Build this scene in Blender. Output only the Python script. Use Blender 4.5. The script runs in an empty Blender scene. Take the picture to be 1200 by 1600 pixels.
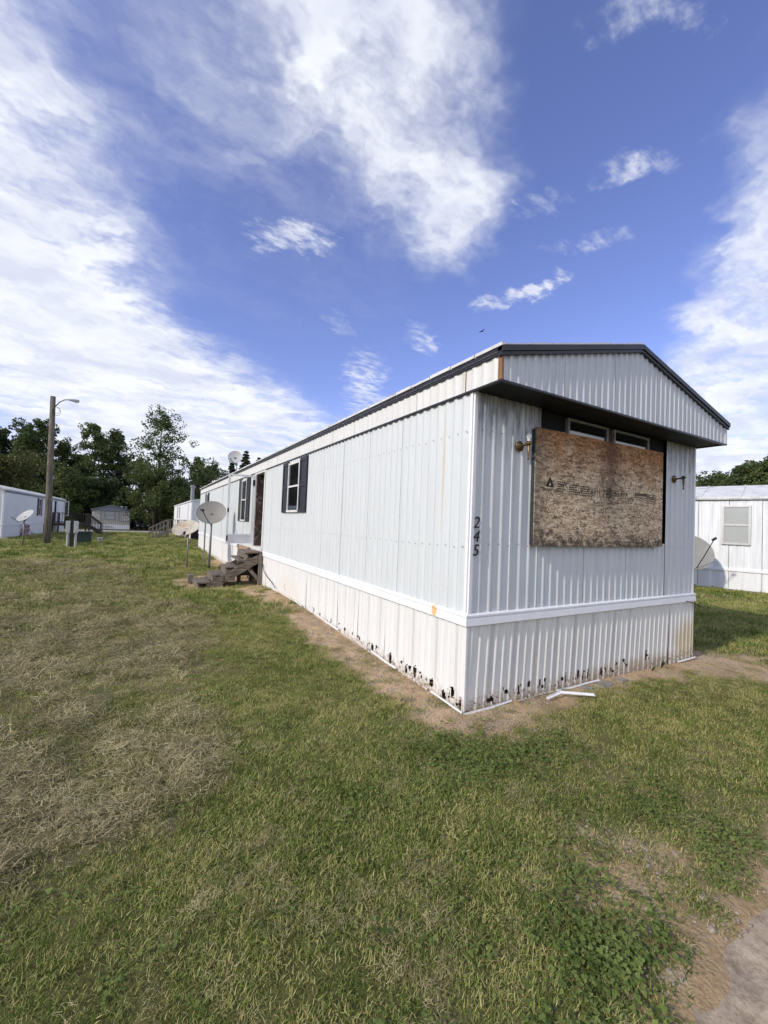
import bpy, math, random
import numpy as np
from mathutils import Vector, Matrix, Quaternion

random.seed(7)
RS = np.random.RandomState(11)
scene = bpy.context.scene
COL = scene.collection

# ------------------------------------------------------------------ camera
cam_d = bpy.data.cameras.new('camera')
cam = bpy.data.objects.new('camera', cam_d)
COL.objects.link(cam)
CAM = Vector((-2.6175, -2.9442, 1.6881))
yaw, pitch, roll = 0.5214, 0.0309, 0.0405
fwd = Vector((math.sin(yaw)*math.cos(pitch), math.cos(yaw)*math.cos(pitch), math.sin(pitch)))
rgt = Vector((math.cos(yaw), -math.sin(yaw), 0))
upv = rgt.cross(fwd)
r2 = rgt*math.cos(roll) + upv*math.sin(roll)
u2 = -rgt*math.sin(roll) + upv*math.cos(roll)
m3 = Matrix((r2, u2, -fwd)).transposed()
cam.matrix_world = Matrix.Translation(CAM) @ m3.to_4x4()
cam_d.sensor_fit = 'HORIZONTAL'
cam_d.sensor_width = 36.0
cam_d.lens = 647.7/1200*36.0
cam_d.clip_start = 0.05
cam_d.clip_end = 3000
scene.camera = cam

# ------------------------------------------------------------------ light
SUN_EL = math.radians(31)
SUN_DY = 0.09                       # travel direction (+X, slightly +Y)
sd = Vector((math.cos(SUN_EL), SUN_DY, -math.sin(SUN_EL))).normalized()
sun_d = bpy.data.lights.new('sun', 'SUN')
sun_d.energy = 2.3
sun_d.angle = math.radians(2.6)
sun_d.color = (1.0, 0.925, 0.80)
sun = bpy.data.objects.new('sun', sun_d)
sun.rotation_euler = sd.to_track_quat('-Z', 'Y').to_euler()
sun.location = (-40, 0, 30)
COL.objects.link(sun)

scene.view_settings.view_transform = 'Standard'
scene.view_settings.look = 'None'
scene.view_settings.gamma = 1.0
scene.view_settings.exposure = 0.46
scene.view_settings.use_curve_mapping = False
scene.cycles.use_denoising = True
scene.cycles.max_bounces = 5
scene.cycles.diffuse_bounces = 3
scene.cycles.use_adaptive_sampling = True
scene.cycles.adaptive_threshold = 0.025
scene.cycles.transparent_max_bounces = 12

# ---- node helpers
class NT:
    def __init__(s, tree):
        s.t = tree; s.n = tree.nodes; s.l = tree.links
    def add(s, typ, **kw):
        nd = s.n.new(typ)
        for k, v in kw.items():
            if k.startswith('i_'):
                nd.inputs[k[2:].replace('_', ' ')].default_value = v
            else:
                setattr(nd, k, v)
        return nd
    def link(s, a, b): s.l.new(a, b)
    def math(s, op, a, b=None, c=None, clamp=False):
        nd = s.n.new('ShaderNodeMath'); nd.operation = op; nd.use_clamp = clamp
        for i, v in enumerate((a, b, c)):
            if v is None: continue
            if isinstance(v, (int, float)): nd.inputs[i].default_value = v
            else: s.l.new(v, nd.inputs[i])
        return nd.outputs[0]
    def mix(s, fac, a, b, blend='MIX'):
        nd = s.n.new('ShaderNodeMix'); nd.data_type = 'RGBA'; nd.blend_type = blend
        for sock, v in ((nd.inputs[0], fac), (nd.inputs[6], a), (nd.inputs[7], b)):
            if isinstance(v, (int, float)): sock.default_value = v
            elif isinstance(v, (tuple, list)): sock.default_value = (*v[:3], 1)
            else: s.l.new(v, sock)
        return nd.outputs[2]
    def smooth(s, v, a, b, lo=0.0, hi=1.0):
        nd = s.n.new('ShaderNodeMapRange'); nd.interpolation_type = 'SMOOTHSTEP'
        s.l.new(v, nd.inputs[0])
        for i, x in ((1, a), (2, b), (3, lo), (4, hi)): nd.inputs[i].default_value = x
        return nd.outputs[0]
    def mapping(s, vec, loc=(0,0,0), rot=(0,0,0), scale=(1,1,1), typ='POINT'):
        nd = s.n.new('ShaderNodeMapping'); nd.vector_type = typ
        s.l.new(vec, nd.inputs[0])
        nd.inputs[1].default_value = loc; nd.inputs[2].default_value = rot; nd.inputs[3].default_value = scale
        return nd.outputs[0]
    def noise(s, vec, scale, detail=4, rough=0.55, dist=0.0, out=0):
        nd = s.n.new('ShaderNodeTexNoise')
        nd.inputs['Scale'].default_value = scale; nd.inputs['Detail'].default_value = detail
        nd.inputs['Roughness'].default_value = rough; nd.inputs['Distortion'].default_value = dist
        if vec is not None: s.l.new(vec, nd.inputs['Vector'])
        return nd.outputs[out]
    def ramp(s, v, stops):
        nd = s.n.new('ShaderNodeValToRGB'); e = nd.color_ramp.elements
        while len(e) < len(stops): e.new(0.5)
        for k, (p, c) in enumerate(stops):
            e[k].position = p; e[k].color = (*c, 1)
        s.l.new(v, nd.inputs[0]); return nd.outputs[0]

# ------------------------------------------------------------------ world
world = bpy.data.worlds.new('World'); scene.world = world; world.use_nodes = True
world.cycles.sampling_method = 'MANUAL'; world.cycles.sample_map_resolution = 512
w = NT(world.node_tree); w.n.clear()
SKY_STRENGTH = 0.133
sky = w.add('ShaderNodeTexSky'); sky.sky_type = 'NISHITA'; sky.sun_disc = False
sky.sun_elevation = SUN_EL; sky.sun_rotation = math.radians(-97)
sky.altitude = 100; sky.air_density = 1.0; sky.dust_density = 0.6; sky.ozone_density = 2.6
tc = w.add('ShaderNodeTexCoord')
sep = w.add('ShaderNodeSeparateXYZ'); w.link(tc.outputs['Generated'], sep.inputs[0])
zc = w.math('MAXIMUM', w.math('ADD', sep.outputs[2], 0.12), 0.05)
comb = w.add('ShaderNodeCombineXYZ')
w.link(w.math('DIVIDE', sep.outputs[0], zc), comb.inputs[0]); w.link(w.math('DIVIDE', sep.outputs[1], zc), comb.inputs[1])
P = comb.outputs[0]                       # a flat cloud deck overhead
# ragged edges
nz = w.add('ShaderNodeTexNoise'); nz.inputs['Scale'].default_value = 4.2; nz.inputs['Detail'].default_value = 4
nz.inputs['Roughness'].default_value = 0.62
w.link(P, nz.inputs['Vector'])
vm = w.add('ShaderNodeVectorMath', operation='SUBTRACT'); w.link(nz.outputs[1], vm.inputs[0]); vm.inputs[1].default_value = (.5, .5, .5)
vs = w.add('ShaderNodeVectorMath', operation='SCALE'); w.link(vm.outputs[0], vs.inputs[0]); vs.inputs['Scale'].default_value = 0.34
va = w.add('ShaderNodeVectorMath', operation='ADD'); w.link(P, va.inputs[0]); w.link(vs.outputs[0], va.inputs[1])
PD = va.outputs[0]
nz2 = w.add('ShaderNodeTexNoise'); nz2.inputs['Scale'].default_value = 13; nz2.inputs['Detail'].default_value = 4; nz2.inputs['Roughness'].default_value = 0.6
w.link(P, nz2.inputs['Vector'])
vm2 = w.add('ShaderNodeVectorMath', operation='SUBTRACT'); w.link(nz2.outputs[1], vm2.inputs[0]); vm2.inputs[1].default_value = (.5, .5, .5)
vs2 = w.add('ShaderNodeVectorMath', operation='SCALE'); w.link(vm2.outputs[0], vs2.inputs[0]); vs2.inputs['Scale'].default_value = 0.17
va2 = w.add('ShaderNodeVectorMath', operation='ADD'); w.link(P, va2.inputs[0]); w.link(vs2.outputs[0], va2.inputs[1])
PS = va2.outputs[0]
def blob(vec, x, y, sx, sy, ang, amp):
    mp = w.mapping(vec, (x, y, 0), (0, 0, math.radians(ang)), (sx, sy, 1), 'TEXTURE')
    g = w.add('ShaderNodeTexGradient', gradient_type='SPHERICAL'); w.link(mp, g.inputs[0])
    return w.math('MULTIPLY', w.smooth(g.outputs[1], 0.0, 0.75), amp)
big = [ # the large veils
    (0.50, 0.80, 0.50, 0.30, 33, .72), (0.22, 0.60, 0.45, 0.34, 33, .62), (0.72, 0.92, 0.24, 0.20, 33, .50), (0.12, 0.86, 0.40, 0.30, 60, .30), (0.25, 1.15, 1.1, 0.8, 45, .20),
    (-0.42, 1.05, 0.50, 0.40, 20, 0.85), (-0.42, 1.5, 0.60, 0.45, 20, 1.35), (-0.40, 2.1, 0.85, 0.65, 10, 1.9), (-0.2, 2.9, 1.15, 0.95, 0, 1.5), (0.3, 4.2, 1.9, 1.5, 0, 1.7), (0.5, 2.4, 0.75, 0.40, 50, .9), (0.95, 2.9, .9, .6, 50, .8),
    (1.15, 0.36, 0.34, 0.16, 25, 0.70), (1.55, 0.54, 0.50, 0.22, 25, 0.85), (2.1, 0.80, 0.75, 0.34, 25, 0.95), (3.0, 1.15, 1.2, 0.6, 22, 1.1), (4.2, 1.8, 1.7, 1.3, 20, 1.3),
    (-2.2, 0.4, 1.8, 1.5, 0, 1.6), (0.2, -1.6, 2.1, 1.5, 0, 2.0), (-1.0, -0.3, 0.9, 0.6, 40, 1.2), (0.5, -0.35, 0.55, 0.40, 20, 0.9), (2.4, -1.6, 1.8, 1.3, 20, 1.6), (-3.0, -3.0, 2.4, 1.8, 40, 1.6), (2.2, 3.2, 1.7, 1.0, 45, 0.75)]  # mostly unseen clouds, enlarged and thickened to brighten the shaded front wall
small = [
    (0.32, 1.18, 0.21, 0.11, -30, .85), (1.05, 1.02, 0.19, 0.075, -52, 1.1), (1.09, 0.90, 0.10, 0.05, -70, 0.9),
    (1.07, 0.69, 0.10, 0.07, -60, .55), (0.905, 0.545, 0.10, 0.06, -50, .45), (0.955, 0.52, 0.10, 0.05, -60, .42), (0.82, 0.73, 0.15, 0.06, -35, .5), (1.0, .78, .12, .05, -50, .35),
    (0.90, 1.80, 0.34, 0.16, 65, .85), (0.97, 1.42, 0.20, 0.09, 40, .62), (0.645, 0.385, 0.10, 0.06, -35, .5), (0.72, 0.335, 0.09, 0.05, -25, .45), (1.15, 2.2, .45, .22, 50, .85), (.62, 1.5, .2, .08, 40, .4)]
tot = None
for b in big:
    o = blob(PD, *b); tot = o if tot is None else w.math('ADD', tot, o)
det = w.noise(w.mapping(PD, (3.1, 1.7, 0), (0, 0, math.radians(35)), (1.0, 1.7, 1)), 4.2, 6, 0.58, 0.2)
fine = w.noise(w.mapping(P, (0, 0, 0), (0, 0, math.radians(-40)), (1.0, 2.4, 1)), 15, 4, 0.6, 0.15)
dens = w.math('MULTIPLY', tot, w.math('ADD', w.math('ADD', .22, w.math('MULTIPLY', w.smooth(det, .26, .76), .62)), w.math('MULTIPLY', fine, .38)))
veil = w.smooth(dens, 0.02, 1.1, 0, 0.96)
tot2 = None
for b in small:
    o = blob(PS, *b); tot2 = o if tot2 is None else w.math('ADD', tot2, o)
puff = w.smooth(w.math('MULTIPLY', tot2, w.smooth(w.math('ADD', w.math('MULTIPLY', fine, .6), w.math('MULTIPLY', det, .4)), .34, .68, .18, 1.2)), 0.06, 1.10, 0, 0.80)
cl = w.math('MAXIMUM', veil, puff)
hz = w.smooth(sep.outputs[2], 0.30, 0.0, 0.0, 0.72)
cl = w.math('MAXIMUM', cl, w.math('MULTIPLY', hz, w.math('ADD', 0.65, w.math('MULTIPLY', det, .6))), clamp=True)
skyc = w.mix(1.0, sky.outputs[0], (1.05, 0.90, 1.19), 'MULTIPLY')
sks = w.add('ShaderNodeVectorMath', operation='SCALE'); w.link(skyc, sks.inputs[0]); sks.inputs['Scale'].default_value = SKY_STRENGTH
shade = w.noise(w.mapping(PD, (7, 2, 0), (0, 0, .5), (1, 1.4, 1)), 3.0, 3, 0.6)
ccol = w.ramp(w.smooth(shade, 0.30, 0.66), [(0, (0.55, 0.58, 0.68)), (1, (0.73, 0.75, 0.79))])
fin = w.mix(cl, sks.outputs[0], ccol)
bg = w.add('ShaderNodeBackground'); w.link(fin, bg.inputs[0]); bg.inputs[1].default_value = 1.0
wo = w.add('ShaderNodeOutputWorld'); w.link(bg.outputs[0], wo.inputs[0])

# ------------------------------------------------------------------ materials
MATS = {}
def mat(name, col, rough=0.6, metal=0.0, var=0.12, scale=6.0, stretch=(1, 1, 1), bump=0.0, bscale=None, spec=0.4, dirt=None, dirt_amt=0.0, dirt_scale=2.0, dirt_stretch=(1, 1, 1), transl=0.0):
    m = bpy.data.materials.new(name); m.use_nodes = True
    t = NT(m.node_tree); b = t.n['Principled BSDF']
    g = t.add('ShaderNodeNewGeometry'); pos = g.outputs['Position']
    n1 = t.noise(t.mapping(pos, scale=stretch), scale, 5, 0.6)
    lo = tuple(c*(1-var) for c in col); hi = tuple(min(1, c*(1+var)) for c in col)
    c = t.mix(t.smooth(n1, 0.3, 0.7), lo, hi)
    if dirt:
        n2 = t.noise(t.mapping(pos, loc=(4, 9, 2), scale=dirt_stretch), dirt_scale, 6, 0.65)
        c = t.mix(t.math('MULTIPLY', t.smooth(n2, 0.48, 0.78), dirt_amt), c, dirt)
    t.link(c, b.inputs['Base Color'])
    b.inputs['Roughness'].default_value = rough; b.inputs['Metallic'].default_value = metal
    b.inputs['Specular IOR Level'].default_value = spec
    if bump:
        bn = t.noise(t.mapping(pos, scale=stretch), bscale or scale*6, 4, 0.6)
        bp = t.add('ShaderNodeBump'); bp.inputs['Strength'].default_value = bump; bp.inputs['Distance'].default_value = 0.01
        t.link(bn, bp.inputs['Height']); t.link(bp.outputs[0], b.inputs['Normal'])
    MATS[name] = m
    return m

def siding_mat(name, col, top_dark, streak, stains=()):
    """painted aluminium: faint vertical wash marks, dark streaks denser towards the top, placed rust stains (x,y,z,rxy,rz,colour)"""
    m = bpy.data.materials.new(name); m.use_nodes = True
    t = NT(m.node_tree); b = t.n['Principled BSDF']
    pos = t.add('ShaderNodeNewGeometry').outputs['Position']
    s = t.add('ShaderNodeSeparateXYZ'); t.link(pos, s.inputs[0])
    n1 = t.noise(t.mapping(pos, scale=(1, 1, 0.09)), 9, 6, 0.65)
    c = t.mix(t.smooth(n1, 0.3, 0.72), tuple(k*(1-streak) for k in col), tuple(min(.9, k*(1+streak*.5)) for k in col))
    n3 = t.noise(pos, 1.1, 5, 0.6)
    c = t.mix(t.smooth(n3, 0.5, 0.8, 0, 0.3), c, tuple(k*f for k, f in zip(col, (.95, .935, .89))))
    n4 = t.noise(pos, 42, 3, 0.7)
    c = t.mix(t.smooth(n4, 0.70, 0.80, 0, 0.5), c, (0.25, 0.24, 0.22))
    if top_dark:
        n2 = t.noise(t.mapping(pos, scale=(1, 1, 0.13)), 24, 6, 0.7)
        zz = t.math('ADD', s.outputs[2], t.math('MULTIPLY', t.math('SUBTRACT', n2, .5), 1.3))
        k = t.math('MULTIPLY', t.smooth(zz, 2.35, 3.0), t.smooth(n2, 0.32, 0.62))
        c = t.mix(t.math('MULTIPLY', k, top_dark), c, (0.035, 0.035, 0.038))  # near-black vertical streaks, denser towards the top of the wall
    for (x, y, z, rr, rz, sc, a) in stains:
        v = t.mapping(pos, (x, y, z), (0, 0, 0), (rr, rr, rz), 'TEXTURE')
        wv = t.add('ShaderNodeVectorMath', operation='ADD'); t.link(v, wv.inputs[0])
        nn = t.add('ShaderNodeTexNoise'); nn.inputs['Scale'].default_value = 14; nn.inputs['Detail'].default_value = 4
        t.link(t.mapping(pos, scale=(1, 1, .25)), nn.inputs['Vector'])
        sb = t.add('ShaderNodeVectorMath', operation='SUBTRACT'); t.link(nn.outputs[1], sb.inputs[0]); sb.inputs[1].default_value = (.5, .5, .5)
        t.link(sb.outputs[0], wv.inputs[1])
        gr = t.add('ShaderNodeTexGradient', gradient_type='SPHERICAL'); t.link(wv.outputs[0], gr.inputs[0])
        c = t.mix(t.math('MULTIPLY', t.smooth(gr.outputs[1], 0.0, 0.6), a), c, sc)
    if name.startswith('skirt'):
        n6 = t.noise(t.mapping(pos, scale=(1, 1, .5)), 19, 6, 0.72)
        zz = t.math('ADD', s.outputs[2], t.math('MULTIPLY', t.math('SUBTRACT', n6, .5), -.55))
        c = t.mix(t.math('MULTIPLY', t.smooth(zz, .17, .0), .6), c, (.44, .36, .26))
        n7 = t.noise(pos, 34, 5, .7)
        zz = t.math('ADD', s.outputs[2], t.math('MULTIPLY', t.math('SUBTRACT', n7, .5), -.5))
        c = t.mix(t.math('MULTIPLY', t.smooth(zz, .10, .0), t.smooth(n7, .52, .62)), c, (.17, .085, .035))
    t.link(c, b.inputs['Base Color'])
    b.inputs['Roughness'].default_value = 0.42; b.inputs['Specular IOR Level'].default_value = 0.35
    bn = t.noise(t.mapping(pos, scale=(1, 1, .5)), 4.5, 4, 0.55)
    bp = t.add('ShaderNodeBump'); bp.inputs['Strength'].default_value = 0.30; bp.inputs['Distance'].default_value = 0.03
    t.link(bn, bp.inputs['Height']); t.link(bp.outputs[0], b.inputs['Normal'])
    MATS[name] = m

RUST = (0.52, 0.20, 0.04)
siding_mat('siding_side', (0.625, 0.665, 0.67), 0, 0.045, [(0, .42, 2.3, .045, .9, (.62, .50, .34), .5), (0, 2.9, 2.0, .05, .4, (.60, .52, .38), .35)])
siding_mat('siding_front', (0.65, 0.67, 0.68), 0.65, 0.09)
siding_mat('siding_fascia', (0.70, 0.705, 0.68), 0, 0.06, [(0, .12, 3.1, .05, .35, (.6, .46, .28), .45)])
siding_mat('siding_gable', (0.62, 0.645, 0.66), 0, 0.10)
siding_mat('skirt_side', (0.75, 0.755, 0.74), 0, 0.05, [(0, 5.5, .3, 1.0, .3, (.66, .61, .50), .35)])
siding_mat('skirt_front', (0.78, 0.77, 0.725), 0, 0.08, [(4.1, 0, .25, .55, .38, (.60, .50, .28), .7), (2.5, 0, .05, 1.6, .15, (.50, .42, .30), .5)])
siding_mat('white_trim', (0.80, 0.81, 0.82), 0, 0.04, [(-.03, .45, .84, .06, .085, (.74, .42, .12), .85)])
siding_mat('rust_trim', (0.26, 0.135, 0.055), 0, 0.5)
siding_mat('neighbor_white', (0.77, 0.78, 0.78), 0, 0.10)
siding_mat('neighbor_chalky', (0.76, 0.78, 0.79), 0, 0.16)
siding_mat('tan_siding', (0.46, 0.43, 0.39), 0, 0.06)
mat('roof_white', (0.68, 0.68, 0.66), 0.55, var=.1, scale=3, dirt=(.25, .23, .2), dirt_amt=.7, dirt_scale=3)
mat('roof_grey', (0.22, 0.24, 0.27), 0.7)
mat('black_trim', (0.018, 0.018, 0.02), 0.38, var=.25)
mat('black_paint', (0.004, 0.004, 0.0045), 0.95, spec=.0)
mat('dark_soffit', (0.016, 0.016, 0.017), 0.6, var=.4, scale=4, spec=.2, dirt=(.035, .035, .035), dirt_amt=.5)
mat('dark_core', (0.012, 0.012, 0.012), 0.9)
mat('teal_batten', (0.022, 0.036, 0.040), 0.7, var=.3, scale=15)
mat('shutter_dark', (0.024, 0.026, 0.033), 0.55, var=.15, scale=9)
mat('shutter_maroon', (0.05, 0.018, 0.022), 0.6)
mat('glass_dark', (0.008, 0.009, 0.011), 0.04, var=.05, spec=0.6)
mat('glass_front', (0.006, 0.007, 0.009), 0.05, var=.05, spec=1.0)
MATS['glass_front'].node_tree.nodes['Principled BSDF'].inputs['IOR'].default_value = 1.75
mat('blind_grey', (0.40, 0.42, 0.40), 0.25, var=.03, scale=2, spec=.6)
mat('aluminium', (0.55, 0.55, 0.53), 0.45, 0.4, var=.1)
mat('frame_white', (0.68, 0.68, 0.66), 0.5, var=.08, dirt=(.3, .26, .2), dirt_amt=.6, dirt_scale=9)
mat('frame_dull', (0.26, 0.26, 0.25), .5, var=.2, scale=9)
mat('weathered_wood', (0.17, 0.142, 0.108), 0.85, var=.6, scale=7, stretch=(1, 6, 6), bump=.5, bscale=40, dirt=(.055, .05, .045), dirt_amt=.8, dirt_scale=6)
mat('weathered_post', (0.20, 0.175, 0.14), 0.85, var=.4, scale=7, stretch=(6, 6, .7), bump=.5, bscale=40, dirt=(.07, .06, .05), dirt_amt=.8, dirt_scale=6)
mat('deck_dark', (0.065, 0.055, 0.046), .9, var=.3, scale=6)
mat('pole_wood', (0.135, 0.118, 0.092), 0.9, var=.4, scale=5, stretch=(4, 4, .4), bump=.6, bscale=18, dirt=(.08, .07, .055), dirt_amt=.8)
mat('jamb_wood', (0.08, 0.05, 0.035), 0.8, var=.6, scale=9, stretch=(1, 1, .3), dirt=(.5, .45, .38), dirt_amt=.8, dirt_scale=14)
mat('dish_grey', (0.25, 0.25, 0.23), 0.55, var=.08, scale=3, dirt=(.30, .23, .14), dirt_amt=.5, dirt_scale=2.5)
mat('dish_pale', (0.40, 0.41, 0.40), 0.5, var=.06, scale=4, dirt=(.42, .38, .3), dirt_amt=.4)
mat('dish_rusty', (0.50, 0.46, 0.38), 0.6, var=.15, scale=4, dirt=(.46, .25, .07), dirt_amt=.95, dirt_scale=3.4)
mat('galvanised', (0.24, 0.24, 0.235), 0.5, 0.5, var=.2, scale=14)
mat('dark_metal', (0.035, 0.035, 0.04), 0.5, 0.3, var=.3)
mat('brass', (0.15, 0.105, 0.05), 0.38, 0.75, var=.4, scale=30, dirt=(.08, .055, .03), dirt_amt=.8, dirt_scale=24)
mat('bulb_white', (0.80, 0.80, 0.78), 0.25, spec=.5)
mat('meter_grey', (0.42, 0.43, 0.43), 0.55, var=.1)
mat('transformer_green', (0.018, 0.036, 0.028), 0.6, var=.12)
mat('concrete_grey', (0.34, 0.33, 0.31), 0.9, var=.2, scale=9, bump=.4)
mat('ink', (0.022, 0.018, 0.016), 0.9, var=.3, scale=60)
mat('number_black', (0.010, 0.010, 0.010), 0.5)
mat('cable_black', (0.015, 0.015, 0.015), 0.6)
mat('car_paint', (0.02, 0.024, 0.03), 0.25, 0.3)
mat('rubber', (0.012, 0.012, 0.012), 0.85)
mat('lamp_lens', (0.7, 0.7, 0.68), 0.15)
mat('bark', (0.085, 0.068, 0.052), 0.95, var=.35, scale=5, stretch=(3, 3, .6), bump=.6)
mat('pink_cloth', (0.36, 0.24, 0.26), 0.95, var=.6, scale=7, dirt=(.05, .03, .05), dirt_amt=.9, dirt_scale=5)
mat('bird_dark', (0.02, 0.02, 0.02), 0.8)
mat('stone_grey', (0.25, 0.23, 0.20), 0.9, var=.25, scale=12, bump=.5)
mat('weed_leaf', (0.06, 0.095, 0.03), 0.7, var=.3, scale=30)
mat('brown_paper', (0.36, 0.24, 0.16), .85, var=.3, scale=25, dirt=(.14, .09, .06), dirt_amt=.7, dirt_scale=18)

def vent_mat():
    m = bpy.data.materials.new('vent_perforated'); m.use_nodes = True
    t = NT(m.node_tree); b = t.n['Principled BSDF']
    pos = t.add('ShaderNodeNewGeometry').outputs['Position']
    s = t.add('ShaderNodeSeparateXYZ'); t.link(pos, s.inputs[0])
    u = t.math('ADD', s.outputs[0], s.outputs[1])
    a = t.math('SINE', t.math('MULTIPLY', t.math('ADD', u, s.outputs[2]), 380))
    c = t.math('SINE', t.math('MULTIPLY', t.math('SUBTRACT', s.outputs[2], u), 380))
    k = t.smooth(t.math('MULTIPLY', a, c), 0.25, 0.6)
    t.link(t.mix(k, (0.74, 0.73, 0.69), (0.14, 0.14, 0.13)), b.inputs['Base Color'])
    b.inputs['Roughness'].default_value = .5
    MATS['vent_perforated'] = m
vent_mat()

def osb_mat():
    m = bpy.data.materials.new('osb'); m.use_nodes = True
    t = NT(m.node_tree); b = t.n['Principled BSDF']
    pos = t.add('ShaderNodeNewGeometry').outputs['Position']
    s = t.add('ShaderNodeSeparateXYZ'); t.link(pos, s.inputs[0])
    cm = t.add('ShaderNodeCombineXYZ'); t.link(s.outputs[0], cm.inputs[0]); t.link(s.outputs[2], cm.inputs[1])
    p = cm.outputs[0]
    wn = t.add('ShaderNodeTexNoise'); wn.inputs['Scale'].default_value = 5; t.link(p, wn.inputs['Vector'])
    wa = t.add('ShaderNodeVectorMath', operation='MULTIPLY_ADD'); t.link(wn.outputs[1], wa.inputs[0]); wa.inputs[1].default_value = (.035, .035, 0); t.link(p, wa.inputs[2])
    cols = []
    for ang, sx, sy in ((24, 11, 46), (-34, 12, 52), (78, 11, 44)):
        v = t.add('ShaderNodeTexVoronoi'); v.inputs['Scale'].default_value = 1.0
        t.link(t.mapping(wa.outputs[0], (ang*.13, 0, 0), (0, 0, math.radians(ang)), (sx, sy, 1)), v.inputs['Vector'])
        cols.append(v)
    sel = t.noise(p, 22, 2, .5)
    def val(v): 
        q = t.add('ShaderNodeSeparateColor'); t.link(v.outputs['Color'], q.inputs[0]); return q.outputs[0]
    f1 = t.smooth(sel, 0.44, 0.46); f2 = t.smooth(sel, 0.54, 0.56)
    a = t.math('ADD', t.math('MULTIPLY', val(cols[0]), t.math('SUBTRACT', 1.0, f1)), t.math('MULTIPLY', val(cols[1]), f1))
    a = t.math('ADD', t.math('MULTIPLY', a, t.math('SUBTRACT', 1.0, f2)), t.math('MULTIPLY', val(cols[2]), f2))
    fine = t.noise(t.mapping(p, rot=(0, 0, .6), scale=(1, 5, 1)), 55, 3, .6)
    a = t.math('ADD', t.math('MULTIPLY', a, .72), t.math('MULTIPLY', fine, .34))
    c = t.ramp(a, [(0.10, (0.09, 0.060, 0.036)), (0.30, (0.31, 0.22, 0.14)), (0.55, (0.55, 0.41, 0.27)), (0.80, (0.72, 0.58, 0.41)), (1.0, (0.82, 0.70, 0.53))])
    # water stains: brown soak along the top, a dark run down the middle, mould at the foot
    n1 = t.noise(p, 3.2, 6, .65)
    z2 = t.math('ADD', s.outputs[2], t.math('MULTIPLY', t.math('SUBTRACT', n1, .5), 1.0))
    c = t.mix(t.smooth(z2, 2.22, 2.72, 0, .88), c, t.mix(a, (0.07, 0.03, 0.010), (0.50, 0.23, 0.08)))
    n2 = t.noise(t.mapping(p, scale=(1.2, .7, 1)), 9, 7, .75)
    x2 = t.math('ABSOLUTE', t.math('ADD', t.math('SUBTRACT', s.outputs[0], 2.06), t.math('MULTIPLY', t.math('SUBTRACT', n2, .5), .8)))
    c = t.mix(t.math('MULTIPLY', t.smooth(x2, .30, .0), t.smooth(s.outputs[2], 1.70, 2.25, .08, .66)), c, (0.060, 0.036, 0.028))
    n3 = t.noise(p, 14, 5, .75)
    z3 = t.math('ADD', s.outputs[2], t.math('MULTIPLY', t.math('SUBTRACT', n3, .5), .9))
    c = t.mix(t.smooth(z3, 1.72, 1.50, 0, .85), c, (0.045, 0.042, 0.040))
    xl = t.math('ADD', s.outputs[0], t.math('MULTIPLY', t.math('SUBTRACT', n3, .5), .8))
    c = t.mix(t.smooth(xl, 1.12, .72, 0, .62), c, (0.10, 0.088, 0.072))
    t.link(c, b.inputs['Base Color']); b.inputs['Roughness'].default_value = .85; b.inputs['Specular IOR Level'].default_value = .15
    bp = t.add('ShaderNodeBump'); bp.inputs['Strength'].default_value = .5; bp.inputs['Distance'].default_value = .006
    t.link(a, bp.inputs['Height']); t.link(bp.outputs[0], b.inputs['Normal'])
    MATS['osb'] = m
osb_mat()

def glass_mat():
    m = bpy.data.materials.new('clear_glass'); m.use_nodes = True
    t = NT(m.node_tree); t.n.clear()
    tr = t.add('ShaderNodeBsdfTransparent'); tr.inputs[0].default_value = (.985, .99, .985, 1)
    gl = t.add('ShaderNodeBsdfGlossy'); gl.inputs['Roughness'].default_value = .03
    fr = t.add('ShaderNodeFresnel'); fr.inputs[0].default_value = 1.45
    mx = t.add('ShaderNodeMixShader'); t.link(fr.outputs[0], mx.inputs[0]); t.link(tr.outputs[0], mx.inputs[1]); t.link(gl.outputs[0], mx.inputs[2])
    o = t.add('ShaderNodeOutputMaterial'); t.link(mx.outputs[0], o.inputs[0])
    MATS['clear_glass'] = m
glass_mat()

def leaf_mat(name, c0, c1, c2, transl=0.35, wscale=1.2, rough=.6, rp_=(.30, .58, .92), inst=.22, spec=.25):
    m = bpy.data.materials.new(name); m.use_nodes = True
    t = NT(m.node_tree); t.n.clear()
    g = t.add('ShaderNodeNewGeometry'); pos = g.outputs['Position']
    oi = t.add('ShaderNodeObjectInfo')
    n = t.noise(pos, wscale, 4, .6)
    n = t.math('ADD', t.math('MULTIPLY', n, .8), t.math('MULTIPLY', g.outputs['Random Per Island'], .45))
    n = t.math('ADD', n, t.math('MULTIPLY', oi.outputs['Random'], inst))
    c = t.ramp(t.math('MULTIPLY', n, .95), [(rp_[0], c0), (rp_[1], c1), (rp_[2], c2)])
    d = t.add('ShaderNodeBsdfPrincipled'); d.inputs['Roughness'].default_value = rough; d.inputs['Specular IOR Level'].default_value = spec
    t.link(c, d.inputs['Base Color'])
    tl = t.add('ShaderNodeBsdfTranslucent'); t.link(c, tl.inputs[0])
    mx = t.add('ShaderNodeMixShader'); mx.inputs[0].default_value = transl
    t.link(d.outputs[0], mx.inputs[1]); t.link(tl.outputs[0], mx.inputs[2])
    o = t.add('ShaderNodeOutputMaterial'); t.link(mx.outputs[0], o.inputs[0])
    MATS[name] = m
leaf_mat('leaves_dark', (0.030, 0.050, 0.020), (0.062, 0.096, 0.034), (0.12, 0.15, 0.055), .3, .35)
leaf_mat('leaves_mid', (0.040, 0.064, 0.021), (0.082, 0.122, 0.038), (0.15, 0.18, 0.06), .3, .4)
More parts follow.
